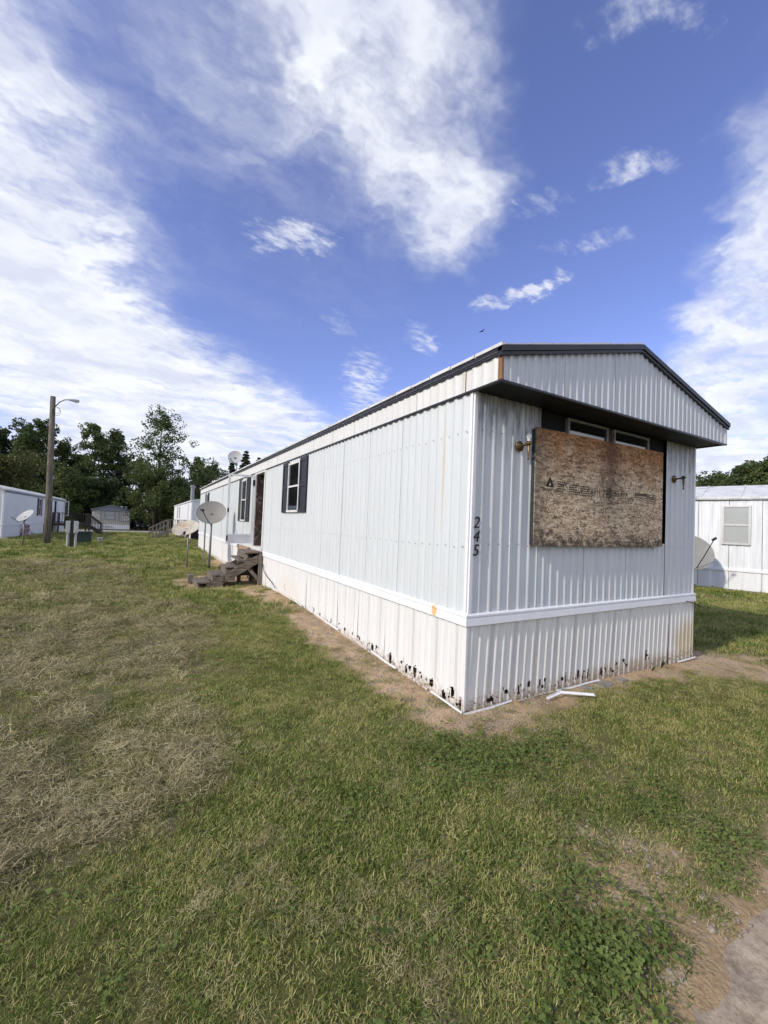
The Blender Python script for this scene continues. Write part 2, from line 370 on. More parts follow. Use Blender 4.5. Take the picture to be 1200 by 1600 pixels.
leaf_mat('leaves_light', (0.045, 0.068, 0.020), (0.085, 0.115, 0.034), (0.15, 0.165, 0.055), .35, .5)
leaf_mat('leaves_autumn', (0.042, 0.060, 0.018), (0.080, 0.098, 0.030), (0.16, 0.14, 0.048), .3, .6)
leaf_mat('needles', (0.016, 0.028, 0.013), (0.028, 0.048, 0.022), (0.05, 0.075, 0.032), .2, .4)
leaf_mat('grass_blade', (0.050, 0.082, 0.016), (0.215, 0.285, 0.058), (0.50, 0.45, 0.19), .24, .9, .7, (.46, .82, 1.22), .55, .08)
leaf_mat('hay_strand', (0.085, 0.076, 0.038), (0.30, 0.255, 0.130), (0.56, 0.48, 0.28), .12, 1.3, .85, (.42, .80, 1.15), .45, .05)
leaf_mat('clover_leaf', (0.070, 0.108, 0.026), (0.140, 0.195, 0.050), (0.22, 0.27, 0.08), .3, 2.0, .7, (.30, .62, 1.0), .3, .12)

# ------------------------------------------------------------------ mesh helpers
ORG = {}
class MB:
    def __init__(s): s.v = []; s.f = []
    def quad(s, *p):
        k = len(s.v); s.v += [tuple(q) for q in p]; s.f.append(tuple(range(k, k+len(p)))); return s
    def box(s, a, b, M=None):
        (x0, y0, z0), (x1, y1, z1) = a, b
        p = [(x0,y0,z0),(x1,y0,z0),(x1,y1,z0),(x0,y1,z0),(x0,y0,z1),(x1,y0,z1),(x1,y1,z1),(x0,y1,z1)]
        if M is not None: p = [tuple(M @ Vector(q)) for q in p]
        k = len(s.v); s.v += p
        s.f += [tuple(k+i for i in q) for q in ((0,3,2,1),(4,5,6,7),(0,1,5,4),(1,2,6,5),(2,3,7,6),(3,0,4,7))]
        return s
    def bar(s, p, q, w, h, up=(0, 0, 1)):
        p = Vector(p); q = Vector(q); d = (q-p); L = d.length; d.normalize(); upv_ = Vector(up)
        if abs(d.dot(upv_)) > .99: upv_ = Vector((1, 0, 0))
        sx = d.cross(upv_).normalized(); uz = sx.cross(d)
        M = Matrix((d, sx, uz)).transposed().to_4x4(); M.translation = p
        return s.box((0, -w/2, -h/2), (L, w/2, h/2), M)
    def tube(s, pts, rad, n=8, cap=True):
        pts = [Vector(p) for p in pts]
        if isinstance(rad, (int, float)): rad = [rad]*len(pts)
        k = len(s.v); ref = None
        for i, p in enumerate(pts):
            d = (pts[min(i+1, len(pts)-1)] - pts[max(i-1, 0)]).normalized()
            if ref is None:
                ref = Vector((1, 0, 0)) if abs(d.x) < .8 else Vector((0, 1, 0))
            a = (ref - d*ref.dot(d)).normalized(); ref = a; b = d.cross(a)
            for j in range(n):
                t = 2*math.pi*j/n
                s.v.append(tuple(p + (a*math.cos(t)+b*math.sin(t))*rad[i]))
        for i in range(len(pts)-1):
            for j in range(n):
                s.f.append((k+i*n+j, k+i*n+(j+1) % n, k+(i+1)*n+(j+1) % n, k+(i+1)*n+j))
        if cap:
            s.f.append(tuple(k+j for j in range(n))[::-1]); s.f.append(tuple(k+(len(pts)-1)*n+j for j in range(n)))
        return s
    def lathe(s, prof, M, n=24, close=False):
        k = len(s.v)
        for (r, z) in prof:
            for j in range(n):
                t = 2*math.pi*j/n
                s.v.append(tuple(M @ Vector((r*math.cos(t), r*math.sin(t), z))))
        m = len(prof)
        for i in range(m-1):
            for j in range(n):
                s.f.append((k+i*n+j, k+i*n+(j+1) % n, k+(i+1)*n+(j+1) % n, k+(i+1)*n+j))
        if close:
            s.f.append(tuple(k+j for j in range(n))[::-1]); s.f.append(tuple(k+(m-1)*n+j for j in range(n)))
        return s
    def build(s, name, material, parent=None, smooth=False, bevel=0):
        o_ = Vector(ORG.get(parent.name, (0, 0, 0))) if parent else Vector((0, 0, 0))
        me = bpy.data.meshes.new(name)
        me.from_pydata([(x-o_.x, y-o_.y, z-o_.z) for x, y, z in s.v], [], s.f)
        me.materials.append(MATS[material]); me.update()
        if smooth: me.polygons.foreach_set('use_smooth', [True]*len(me.polygons))
        o = bpy.data.objects.new(name, me); COL.objects.link(o)
        if parent:
            o.parent = parent; ORG[o.name] = tuple(o_)
        if bevel:
            bv = o.modifiers.new('bevel', 'BEVEL'); bv.width = bevel; bv.segments = 2; bv.limit_method = 'ANGLE'
        return o

def npmesh(name, verts, faces, material, parent=None, smooth=False):
    """verts (N,3), faces (M,k) arrays"""
    o_ = np.array(ORG.get(parent.name, (0, 0, 0))) if parent else np.zeros(3)
    verts = np.asarray(verts, np.float32) - o_.astype(np.float32); faces = np.asarray(faces, np.int32)
    me = bpy.data.meshes.new(name); k = faces.shape[1]
    me.vertices.add(len(verts)); me.vertices.foreach_set('co', verts.ravel())
    me.loops.add(faces.size); me.loops.foreach_set('vertex_index', faces.ravel())
    me.polygons.add(len(faces)); me.polygons.foreach_set('loop_start', np.arange(0, faces.size, k, dtype=np.int32))
    me.polygons.foreach_set('loop_total', np.full(len(faces), k, np.int32))
    me.update(calc_edges=True); me.validate()
    if smooth: me.polygons.foreach_set('use_smooth', [True]*len(me.polygons))
    me.materials.append(MATS[material])
    o = bpy.data.objects.new(name, me); COL.objects.link(o)
    if parent: o.parent = parent; ORG[o.name] = tuple(o_)
    return o

def tag(o, label, cat=None, group=None, kind=None):
    o['label'] = label
    if cat: o['category'] = cat
    if group: o['group'] = group
    if kind: o['kind'] = kind
    return o
def thing(name, loc, label, cat, group=None):
    o = bpy.data.objects.new(name, None); COL.objects.link(o); o.location = loc; o.empty_display_size = .2
    ORG[o.name] = tuple(loc)
    return tag(o, label, cat, group)
def text(body, size, loc, parent, name, material='ink', rot=(math.pi/2, 0, 0), shear=0.0, ext=0.0004, align='LEFT'):
    c = bpy.data.curves.new(name, 'FONT'); c.body = body; c.size = size; c.extrude = ext; c.shear = shear; c.align_x = align
    c.materials.append(MATS[material]); c.resolution_u = 3
    tmp = bpy.data.objects.new(name, c); COL.objects.link(tmp)
    me = bpy.data.meshes.new_from_object(tmp.evaluated_get(bpy.context.evaluated_depsgraph_get()))
    bpy.data.objects.remove(tmp)
    o = bpy.data.objects.new(name, me); COL.objects.link(o)
    o_ = Vector(ORG.get(parent.name, (0, 0, 0)))
    o.location = Vector(loc) - o_; o.rotation_euler = rot; o.parent = parent
    return o

# numpy value noise
def vnoise(x, y, seed=0):
    xi = np.floor(x).astype(np.int64); yi = np.floor(y).astype(np.int64); fx = x-xi; fy = y-yi
    fx = fx*fx*(3-2*fx); fy = fy*fy*(3-2*fy)
    def h(a, b):
        n = (a*374761393 + b*668265263 + seed*974711) & 0x7fffffff
        n = ((n ^ (n >> 13))*1274126177) & 0x7fffffff
        return ((n ^ (n >> 16)) & 0xffff)/65535.0
    return (h(xi, yi)*(1-fx)+h(xi+1, yi)*fx)*(1-fy)+(h(xi, yi+1)*(1-fx)+h(xi+1, yi+1)*fx)*fy
def fbm(x, y, seed=0, oct=4):
    s = 0; a = .5; t = 0
    for k in range(oct):
        s = s + a*vnoise(x*2**k, y*2**k, seed+k*17); t += a; a *= .55
    return s/t
def sstep(v, a, b):
    t = np.clip((v-a)/(b-a), 0, 1); return t*t*(3-2*t)
def poly_sd(x, y, poly):
    """signed distance, positive inside"""
    p = np.array(poly, float); n = len(p)
    d = np.full(x.shape, 1e9); ins = np.zeros(x.shape, bool)
    for i in range(n):
        a = p[i]; b = p[(i+1) % n]; e = b-a
        t = np.clip(((x-a[0])*e[0]+(y-a[1])*e[1])/(e@e), 0, 1)
        d = np.minimum(d, np.hypot(x-a[0]-t*e[0], y-a[1]-t*e[1]))
        c = ((a[1] > y) != (b[1] > y)) & (x < (b[0]-a[0])*(y-a[1])/(b[1]-a[1]+1e-12)+a[0])
        ins ^= c
    return np.where(ins, d, -d)

# ------------------------------------------------------------------ ground
DIRT = [(-.5,15),(-.62,10.5),(-1.2,10.0),(-1.9,9.3),(-1.75,7.5),(-.95,6.9),(-.55,5.8),(-.6,4),(-.57,2.1),(-.47,.4),(-.40,-.22),(-.05,-.50),(.5,-.45),(1.1,-.34),(1.78,-.27),(2.6,-.28),(3.57,-.42),(4.1,-.85),(5.5,-1.4),(7.5,-2.0),(7.5,-1.1),(5.4,-.42),(4.9,.15),(4.45,.5),(4.45,15)]
HAY = [(-4.0,17),(-2.6,10),(-1.95,6.2),(-1.8,4.9),(-1.65,3.5),(-1.8,2.6),(-1.62,.8),(-1.8,.25),(-2.4,-.2),(-2.8,-.55),(-3.1,-.7),(-5,-1.2),(-9,2),(-10,12),(-7,17)]
SLAB = [(-.06,-2.13),(-.26,-2.16),(-.43,-2.12),(-.60,-2.18),(-.76,-2.16),(-.92,-2.24),(-1.0,-2.6),(-1.02,-3.4),(-1.0,-5.5),(1.6,-5.5),(1.6,-2.0),(.6,-2.05),(.2,-2.1)]
ROADY = (55.5, 65.5)
def height(x, y):
    z = -0.62*sstep(y, 28, 65)
    z = z + 0.12*np.exp(-((y-5.3)/2.6)**2)*np.exp(-(np.minimum(np.abs(x), 9)/2.2)**2)
    z = z - 0.04*sstep(x, 1.5, 4.5)*np.exp(-((y)/3.0)**2)
    near = np.exp(-((x+1)**2+(y-1)**2)/900.0)
    z = z + near*(0.05*(fbm(x*.5, y*.5, 3)-.5) + 0.025*(fbm(x*3.1, y*3.1, 5)-.5))*sstep(-poly_sd(x, y, [(-.2,-.2),(4.4,-.2),(4.4,22.5),(-.2,22.5)]), -.1, .6)
    a_ = x*.87-y*.5; b_ = x*.5+y*.87
    z = z + .055*(fbm(a_*1.1, b_*3.2, 55, 3)-.4)*sstep(poly_sd(x, y, HAY), -.3, .6)
    z = z - .07*sstep(poly_sd(x, y, SLAB)+.30*(fbm(x*4.3, y*4.3, 91)-.5), -.05, .16)
    return z
def dirt_mask(x, y):
    d = poly_sd(x, y, DIRT) + .03 + .40*(fbm(x*2.6, y*2.6, 9)-.5) + .24*(fbm(x*10, y*10, 4)-.5)
    m = sstep(d, -.08, .14)*(1-.75*sstep(fbm(x*3.3, y*3.3, 29), .60, .72))
    # scuffed patch by the slab and a few worn spots on the lawn
    b = 1-np.hypot((x+.42)/.62, (y+1.72)/.45) + .9*(fbm(x*4, y*4, 21)-.5)
    m = np.maximum(m, .8*sstep(b, .1, .55))
    b = .34-poly_sd(x, y, SLAB)*-1 + .3*(fbm(x*6, y*6, 31)-.5)
    m = np.maximum(m, .9*sstep(b, .1, .3))
    return m
def hay_mask(x, y):
    d = poly_sd(x, y, HAY)
    n = fbm(x*.9, y*.9, 13, 4); n2 = fbm(x*2.6+3*y*.2, y*1.3, 15, 4)
    m = sstep(d + 1.1*(n-.5) + .7*(n2-.5), -.30, .40)*(.40+.60*sstep(n*.5+n2*.7, .38, .66))
    far = sstep(fbm(x*.45, y*.30, 41, 4), .50, .64)*sstep(y, 9, 14)*sstep(-x, -.2, 1.6)*(1-sstep(y, 40, 55))*.55
    rgt_ = sstep(x, 6.5, 8)*sstep(fbm(x*.7, y*.7, 43), .42, .6)*.8*(1-sstep(x, 11.3, 12))*sstep(y, -3, 0)
    return np.maximum(np.maximum(m, far), rgt_)
def axis(segs):
    a = [np.linspace(p, q, n, endpoint=False) for p, q, n in segs]
    return np.concatenate(a+[np.array([segs[-1][1]])])
gx = axis([(-700,-60,12),(-60,-12,56),(-12,8,200),(8,60,60),(60,700,12)])
gy = axis([(-300,-6,14),(-6,14,200),(14,40,70),(40,100,44),(100,900,12)])
X, Y = np.meshgrid(gx, gy); sh = X.shape
Z = height(X.ravel(), Y.ravel())
V = np.stack([X.ravel(), Y.ravel(), Z], 1)
idx = np.arange(X.size).reshape(sh)
F_ = np.stack([idx[:-1,:-1].ravel(), idx[:-1,1:].ravel(), idx[1:,1:].ravel(), idx[1:,:-1].ravel()], 1)

def ground_mat():
    m = bpy.data.materials.new('lawn_soil'); m.use_nodes = True
    t = NT(m.node_tree); b = t.n['Principled BSDF']
    pos = t.add('ShaderNodeNewGeometry').outputs['Position']
    at = t.add('ShaderNodeAttribute'); at.attribute_name = 'cover'
    q = t.add('ShaderNodeSeparateColor'); t.link(at.outputs[0], q.inputs[0])
    n1 = t.noise(pos, .35, 6, .65); n2 = t.noise(pos, 3.5, 6, .65); n3 = t.noise(pos, 38, 5, .7)
    k = t.math('ADD', t.math('MULTIPLY', n1, .6), t.math('ADD', t.math('MULTIPLY', n2, .35), t.math('MULTIPLY', n3, .30)))
    g = t.ramp(t.math('MULTIPLY', k, .85), [(0.32, (0.040, 0.042, 0.016)), (0.50, (0.110, 0.108, 0.036)), (0.66, (0.215, 0.190, 0.085)), (0.8, (0.28, 0.235, 0.135))])
    hay = t.mix(n3, (0.10, 0.09, 0.05), (0.30, 0.255, 0.16))
    g = t.mix(t.math('MULTIPLY', q.outputs[1], .85), g, hay)
    d = t.ramp(t.math('ADD', t.math('MULTIPLY', n2, .55), t.math('MULTIPLY', n3, .5)), [(0.30, (0.28, 0.185, 0.10)), (0.52, (0.50, 0.355, 0.205)), (0.75, (0.68, 0.52, 0.335))])
    peb = t.add('ShaderNodeTexVoronoi'); peb.inputs['Scale'].default_value = 60; t.link(pos, peb.inputs['Vector'])
    pc = t.add('ShaderNodeSeparateColor'); t.link(peb.outputs['Color'], pc.inputs[0])
    d = t.mix(t.math('MULTIPLY', t.smooth(pc.outputs[0], .78, .82), t.smooth(n2, .42, .6, 0, .7)), d, (.52, .46, .39))
    n5 = t.noise(pos, 1.6, 4, .6)
    d = t.mix(t.smooth(n5, .5, .72, 0, .55), d, (.20, .14, .075))
    c = t.mix(q.outputs[0], g, d)
    t.link(c, b.inputs['Base Color']); b.inputs['Roughness'].default_value = .95; b.inputs['Specular IOR Level'].default_value = .1
    bp = t.add('ShaderNodeBump'); bp.inputs['Strength'].default_value = .9; bp.inputs['Distance'].default_value = .02
    t.link(t.math('ADD', n3, t.math('MULTIPLY', peb.outputs[0], -.3)), bp.inputs['Height']); t.link(bp.outputs[0], b.inputs['Normal'])
    MATS['lawn_soil'] = m
ground_mat()
ground = npmesh('ground', V, F_, 'lawn_soil', smooth=True)
ca = ground.data.color_attributes.new('cover', 'FLOAT_COLOR', 'POINT')
dm = dirt_mask(V[:,0].astype(float), V[:,1].astype(float)); hm = hay_mask(V[:,0].astype(float), V[:,1].astype(float))
ca.data.foreach_set('color', np.stack([dm, hm, np.zeros_like(dm), np.ones_like(dm)], 1).astype(np.float32).ravel())
tag(ground, 'mown lawn with bare sandy dirt around the mobile home', 'ground', kind='structure')

def hgt(x, y): return float(height(np.array([float(x)]), np.array([float(y)]))[0])

# far gravel road and foreground slab
mb = MB()
xs = np.linspace(-60, 40, 51)
for a, b in zip(xs[:-1], xs[1:]):
    q = [(a, ROADY[0]+.5*math.sin(a*.3)), (b, ROADY[0]+.5*math.sin(b*.3)), (b, ROADY[1]), (a, ROADY[1])]
    mb.quad(*[(px, py, hgt(px, py)+.03) for px, py in q])
mat('gravel', (0.36, 0.34, 0.31), .95, var=.2, scale=2)
tag(mb.build('road', 'gravel'), 'pale gravel road in front of the tan house', 'road', kind='structure')

def slab():
    m = bpy.data.materials.new('slab_concrete'); m.use_nodes = True
    t = NT(m.node_tree); b = t.n['Principled BSDF']
    pos = t.add('ShaderNodeNewGeometry').outputs['Position']
    n1 = t.noise(pos, 7, 7, .75); n2 = t.noise(pos, 60, 5, .7)
    c = t.ramp(t.math('ADD', t.math('MULTIPLY', n1, .6), t.math('MULTIPLY', n2, .4)), [(.34, (.20, .15, .10)), (.50, (.42, .34, .245)), (.66, (.58, .49, .37))])
    t.link(c, b.inputs['Base Color']); b.inputs['Roughness'].default_value = .95; b.inputs['Specular IOR Level'].default_value = .1
    bp = t.add('ShaderNodeBump'); bp.inputs['Strength'].default_value = .7; bp.inputs['Distance'].default_value = .01
    t.link(n2, bp.inputs['Height']); t.link(bp.outputs[0], b.inputs['Normal'])
    MATS['slab_concrete'] = m
    xs_ = np.arange(-1.15, 1.7, .022); ys2 = np.arange(-4.0, -1.88, .022)
    GX, GY = np.meshgrid(xs_, ys2); fx, fy = GX.ravel(), GY.ravel()
    sd_ = poly_sd(fx, fy, SLAB)
    z = hgt(-.6, -1.95)-.020 + .030*(fbm(fx*9, fy*9, 77, 5)-.5) - .09*sstep(-sd_, -.02, .16)
    ii = np.arange(GX.size).reshape(GX.shape)
    o = npmesh('path', np.stack([fx, fy, z], 1), np.stack([ii[:-1,:-1].ravel(), ii[:-1,1:].ravel(), ii[1:,1:].ravel(), ii[1:,:-1].ravel()], 1), 'slab_concrete', smooth=True)
    tag(o, 'worn sandy concrete path edge in the near corner of the lawn', 'path', kind='structure')
slab()

# ------------------------------------------------------------------ the mobile home
W, L = 4.2, 22.1
ZB1, ZB2, ZFB, ZFT, OV = .778, .898, 2.98, 3.20, .35
home = thing('mobile_home', (0, 0, 0), 'long white metal-sided mobile home with a boarded-up front window', 'mobile home')

PROF = ((0, 0), (.50, 0), (.56, 1), (.86, 1), (.92, 0))
def sheet(name, material, parent, u0, u1, z0, z1, mapf, pitch=.132, depth=.013, ztop=None, zrows=None, fine=None, holes=(), shear=0.0, ph=0.0, rag=0.0, seed=1):
    """one corrugated metal panel; mapf(u, out, z) -> xyz; holes are rusted-through spots (u, z, w, h)"""
    us = {u0: None, u1: None}
    k = math.floor((u0-ph)/pitch)-1
    knots = []
    while ph+k*pitch < u1+pitch:
        for fr, o in PROF: knots.append((ph+(k+fr)*pitch, o))
        k += 1
    ku = np.array([a for a, _ in knots]); ko = np.array([b for _, b in knots])
    u = [u0]+[a for a in ku if u0+.004 < a < u1-.004]+[u1]
    if fine:
        uu = []
        for a, b in zip(u[:-1], u[1:]):
            n = max(1, int(round((b-a)/fine))); uu += list(np.linspace(a, b, n, endpoint=False))
        u = uu+[u1]
    u = np.array(u); o = np.interp(u, ku, ko)*depth
    zr = np.array(zrows if zrows is not None else [z0, z1], float)
    rs = np.random.RandomState(seed)
    v = []; f = []
    nu = len(u)
    for i, z in enumerate(zr):
        t = (z-z0)/max(1e-6, z1-z0)
        for j in range(nu):
            zt = z
            if ztop: zt = z0+(ztop(u[j])-z0)*t
            du = -shear*(1-t)
            jz = rs.uniform(-rag, rag) if rag and t < .3 and i else 0
            jo = rs.uniform(-rag, rag)*.4 if rag and t < .25 else 0
            v.append(mapf(u[j]+du, o[j]+jo, zt+jz))
    for i in range(len(zr)-1):
        for j in range(nu-1):
            cu = (u[j]+u[j+1])/2; cz = (zr[i]+zr[i+1])/2; hit = False
            for (hu, hz_, hw, hh) in holes:
                if abs(cu-hu) < hw and abs(cz-hz_) < hh:
                    e = ((cu-hu)/hw)**2+((cz-hz_)/hh)**2
                    if e + rs.uniform(-.35, .35) < .85: hit = True
            if not hit:
                f.append((i*nu+j, i*nu+j+1, (i+1)*nu+j+1, (i+1)*nu+j))
    return npmesh(name, np.array(v), np.array(f), material, parent)

left = lambda u, o, z: (-o, u, z)
front = lambda u, o, z: (u, -o, z)
rightw = lambda u, o, z: (W+o, u, z)
back = lambda u, o, z: (u, L+o, z)
GAP = .0025
def edges(a, b, first, step):
    e = [a]; x = first
    while x < b-.05:
        if x > a+.05: e.append(x)
        x += step
    return e+[b]
# dark structural core, so that joints and holes look into shade
core = MB()
core.box((.03, .03, .82), (W-.03, 7.70, 2.97)).box((.03, 8.74, .82), (W-.03, L-.03, 2.97)).box((.24, 7.70, .82), (W-.03, 8.74, 2.97))
core.build('wall_core', 'dark_core', home)

# long side walls
DOOR = (7.70, 8.74)
for a, b in zip(*(lambda e: (e[:-1], e[1:]))(edges(.02, DOOR[0], .42, .82))):
    sheet('siding_panel', 'siding_side', home, a+GAP, b-GAP, ZB2-.01, ZFB, left, depth=.015, ph=.03)
for a, b in zip(*(lambda e: (e[:-1], e[1:]))(edges(DOOR[1], L-.02, 8.62+.82, .82))):
    sheet('siding_panel', 'siding_side', home, a+GAP, b-GAP, ZB2-.01, ZFB, left, depth=.015, ph=.03)
for a, b in zip(*(lambda e: (e[:-1], e[1:]))(edges(.02, L-.02, 2.46, 2.46))):
    sheet('siding_panel', 'siding_side', home, a+GAP, b-GAP, ZB2-.01, ZFB, rightw)
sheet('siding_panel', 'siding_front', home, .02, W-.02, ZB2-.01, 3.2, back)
# front wall: around the window opening
OX0, OX1, OZ0 = .92, 3.42, 1.585
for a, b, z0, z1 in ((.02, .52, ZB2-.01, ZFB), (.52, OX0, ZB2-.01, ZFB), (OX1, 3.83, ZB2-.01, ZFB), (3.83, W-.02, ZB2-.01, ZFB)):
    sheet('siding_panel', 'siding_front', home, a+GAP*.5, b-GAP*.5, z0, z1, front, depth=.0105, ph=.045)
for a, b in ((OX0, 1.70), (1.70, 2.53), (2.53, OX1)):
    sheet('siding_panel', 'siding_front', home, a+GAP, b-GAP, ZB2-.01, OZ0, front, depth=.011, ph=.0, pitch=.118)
# corner trims
for (x, y) in ((0, 0), (W, 0), (0, L), (W, L)):
    sx = -1 if x == 0 else 1; sy = -1 if y == 0 else 1
    mb = MB()
    mb.box((min(x, x+sx*.016), min(y, y-sy*.035), ZB2-.005), (max(x, x+sx*.016), max(y, y-sy*.035), ZFB-.002))
    mb.box((min(x+sx*.0005, x-sx*.035), min(y, y+sy*.0195), ZB2-.004), (max(x+sx*.0005, x-sx*.035), max(y, y+sy*.0195), ZFB-.003))
    mb.build('corner_trim', 'white_trim', home)
# fascia along both long sides
FY0 = -OV
for sgn, mf in ((0, lambda u, o, z: (-.018-o, u, z)), (1, lambda u, o, z: (W+.018+o, u, z))):
    es = edges(FY0, L+.02, .10, .82) if sgn == 0 else edges(FY0, L+.02, 2.46, 2.46)
    for a, b in zip(es[:-1], es[1:]):
        sheet('fascia_panel', 'siding_fascia', home, a+GAP, b-GAP, ZFB+.004, ZFT+.01, mf, depth=.009, ph=.03)
mb = MB().box((-.012, FY0+.02, ZFB+.006), (.03, L, ZFT+.005)).box((W-.03, FY0+.02, ZFB+.006), (W+.012, L, ZFT+.005))
mb.build('fascia_backing', 'dark_core', home)
MB().box((-.034, FY0-.004, ZFB-.014), (.004, L+.02, ZFB+.003)).build('drip_edge', 'black_trim', home)
MB().box((W-.004, FY0-.004, ZFB-.014), (W+.034, L+.02, ZFB+.003)).build('drip_edge', 'black_trim', home)
# gable band
RZ = 3.735
def gtop(u): return ZFT + (RZ-ZFT)*(1-abs(u-W/2)/(W/2))
for a, b in zip((-.016, .81, 1.63, 2.45, 3.27), (.81, 1.63, 2.45, 3.27, W+.016)):
    us = [a, b] + ([W/2] if a < W/2 < b else [])
    sheet('gable_panel', 'siding_gable', home, a+GAP, b-GAP, ZFB+.004, 3.2, lambda u, o, z: (u, FY0-o, z), depth=.013, ph=.02, pitch=.1025, ztop=gtop)
gb = MB()
gb.v = [(0, FY0+.004, ZFB+.01), (W, FY0+.004, ZFB+.01), (W, FY0+.004, ZFT), (W/2, FY0+.004, RZ), (0, FY0+.004, ZFT)]
gb.v += [(x, y+.03, z) for x, y, z in gb.v]
gb.f = [(0,1,2,3,4), (9,8,7,6,5), (0,5,6,1), (1,6,7,2), (2,7,8,3), (3,8,9,4), (4,9,5,0)]
gb.build('gable_backing', 'dark_core', home)
MB().box((-.034, FY0-.022, ZFB-.016), (W+.034, FY0+.004, ZFB+.003)).build('drip_edge', 'black_trim', home)
MB().box((-.030, FY0-.021, ZFB), (-.004, FY0-.0135, ZFT+.01)).box((-.031, FY0-.020, ZFB+.001), (-.0275, FY0+.022, ZFT+.011)).build('corner_trim', 'rust_trim', home)
MB().box((W-.012, FY0-.021, ZFB), (W+.032, FY0-.0135, ZFT+.01)).build('corner_trim', 'siding_gable', home)
# soffit under the front overhang: three boards
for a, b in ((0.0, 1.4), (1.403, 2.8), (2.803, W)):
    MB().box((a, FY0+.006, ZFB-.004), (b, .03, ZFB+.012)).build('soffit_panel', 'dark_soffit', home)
# roof: thin white metal with standing seams, plus dark edge trim
TE, TR = 3.272, 3.825
roof = MB()
def rp(x, y, dz=0): return (x, y, TE+(TR-TE)*(1-abs(x-W/2)/(W/2+.05))+dz)
ys_ = np.arange(-.40, L+.1, .9)
x0r, x1r = -.05, W+.05
for s0, s1 in ((x0r, W/2), (W/2, x1r)):
    roof.quad(rp(s0, -.38), rp(s1, -.38), rp(s1, L+.08), rp(s0, L+.08))
    roof.quad(rp(s0, -.38, -.05), rp(s0, L+.08, -.05), rp(s1, L+.08, -.05), rp(s1, -.38, -.05))
    roof.quad(rp(s0, -.38, -.05), rp(s1, -.38, -.05), rp(s1, -.38), rp(s0, -.38))
roof.quad(rp(x0r, -.40, -.05), rp(x0r, -.40), rp(x0r, L+.08), rp(x0r, L+.08, -.05))
roof.quad(rp(x1r, -.40, -.05), rp(x1r, L+.08, -.05), rp(x1r, L+.08), rp(x1r, -.40))
# uneven rolled lip along the eave and the gable
for yy in np.arange(-.40, L, .35):
    roof.box((-.065, yy, TE-.012), (-.02, yy+.335, TE+.018+random.uniform(-.006, .008)))
for xx in np.arange(0, W/2-.1, .3):
    for s0, s1 in ((xx, xx+.285), (W-xx-.285, W-xx)):
        h = .012+random.uniform(-.004, .006)
        p = [rp(s0, -.388, -.004), rp(s1, -.388, -.004), rp(s1, -.35, -.004), rp(s0, -.35, -.004)]
        roof.quad(*[(a, b, c+h) for a, b, c in p]); roof.quad(p[0], p[1], (p[1][0], p[1][1], p[1][2]+h), (p[0][0], p[0][1], p[0][2]+h))
roof_o = roof.build('roof', 'roof_white', home)
for yy in ys_[1:]:
    sm = MB()
    for s0, s1 in ((x0r, W/2), (W/2, x1r)):
        a, b = rp(s0, yy), rp(s1, yy)
        sm.bar((a[0], a[1], a[2]+.012), (b[0], b[1], b[2]+.012), .02, .028)
    sm.build('roof_seam', 'roof_white', roof_o)
# dark metal edging in two steps (eave sides and gable)
for sx, x in ((-1, -.03), (1, W+.03)):
    e = MB()
    a, b = (x-.022, x+.01) if sx < 0 else (x-.01, x+.022)
    e.box((a, -.385, ZFT+.024), (b, L+.06, TE-.014)); a2, b2 = (a+.010, b) if sx < 0 else (a, b-.010)
    e.box((a2, -.38, ZFT-.003), (b2, L+.06, ZFT+.022))
    e.build('roof_edging', 'black_trim', roof_o)
for s0, s1 in ((-.052, W/2), (W+.052, W/2)):
    def gz(x): return ZFT+(RZ-ZFT)*(1-abs(x-W/2)/(W/2))
    e = MB()
    for (y0, dz0, dz1) in ((-.402, .026, .078), (-.389, -.006, .024)):
        p0 = (s0, gz(s0)); p1 = (s1, gz(s1))
        q = [(p0[0], y0, p0[1]+dz0), (p1[0], y0, p1[1]+dz0), (p1[0], y0, p1[1]+dz1), (p0[0], y0, p0[1]+dz1)]
        e.quad(*q); r_ = [(x, -.34, z) for x, y, z in q]
        e.quad(*r_[::-1])
        for i in range(4): e.quad(q[i], r_[i], r_[(i+1) % 4], q[(i+1) % 4])
    e.build('roof_edging', 'black_trim', roof_o)
# roof vent cap
mb = MB().lathe([(.09, 0), (.09, .18), (.16, .20), (.15, .27), (.06, .31), (.0, .315)], Matrix.Translation((.85, 5.0, 3.45)), 14)
mb.build('roof_vent', 'roof_white', roof_o, smooth=True)
MB().lathe([(.05, 0), (.05, .22), (.0, .22)], Matrix.Translation((.9, 15.5, 3.46)), 10).build('roof_vent', 'roof_white', roof_o)

# belt moulding
def belt(p, q, nrm):
    """profile swept from p to q; nrm = outward 2D unit"""
    prof = [(.0, ZB1), (.020, ZB1), (.038, ZB1+.012), (.032, ZB1+.070), (.026, ZB1+.082), (.034, ZB1+.090), (.034, ZB2-.014), (.020, ZB2), (0, ZB2)]
    mb = MB(); n = len(prof); d = Vector((q[0]-p[0], q[1]-p[1])).normalized()
    for c, s_ in ((p, -1), (q, 1)):
        for o, z in prof:
            mb.v.append((c[0]+nrm[0]*o+d.x*s_*o*(1 if c in MIT else 0), c[1]+nrm[1]*o+d.y*s_*o*(1 if c in MIT else 0), z))
    for i in range(n-1): mb.f.append((i, n+i, n+i+1, i+1))
    mb.f += [tuple(range(n))[::-1], tuple(range(n, 2*n))]
    return mb
MIT = {(0.0, 0.0), (W, 0.0), (0.0, L), (W, L)}
for a, b in (((0.0, 4.28), (0.0, 0.0)), ((0.0, DOOR[0]-.02), (0.0, 4.284)), ((0.0, 15.0), (0.0, 10.95)), ((0.0, L), (0.0, 15.004))):
    belt(a, b, (-1, 0)).build('belt_trim', 'white_trim', home)
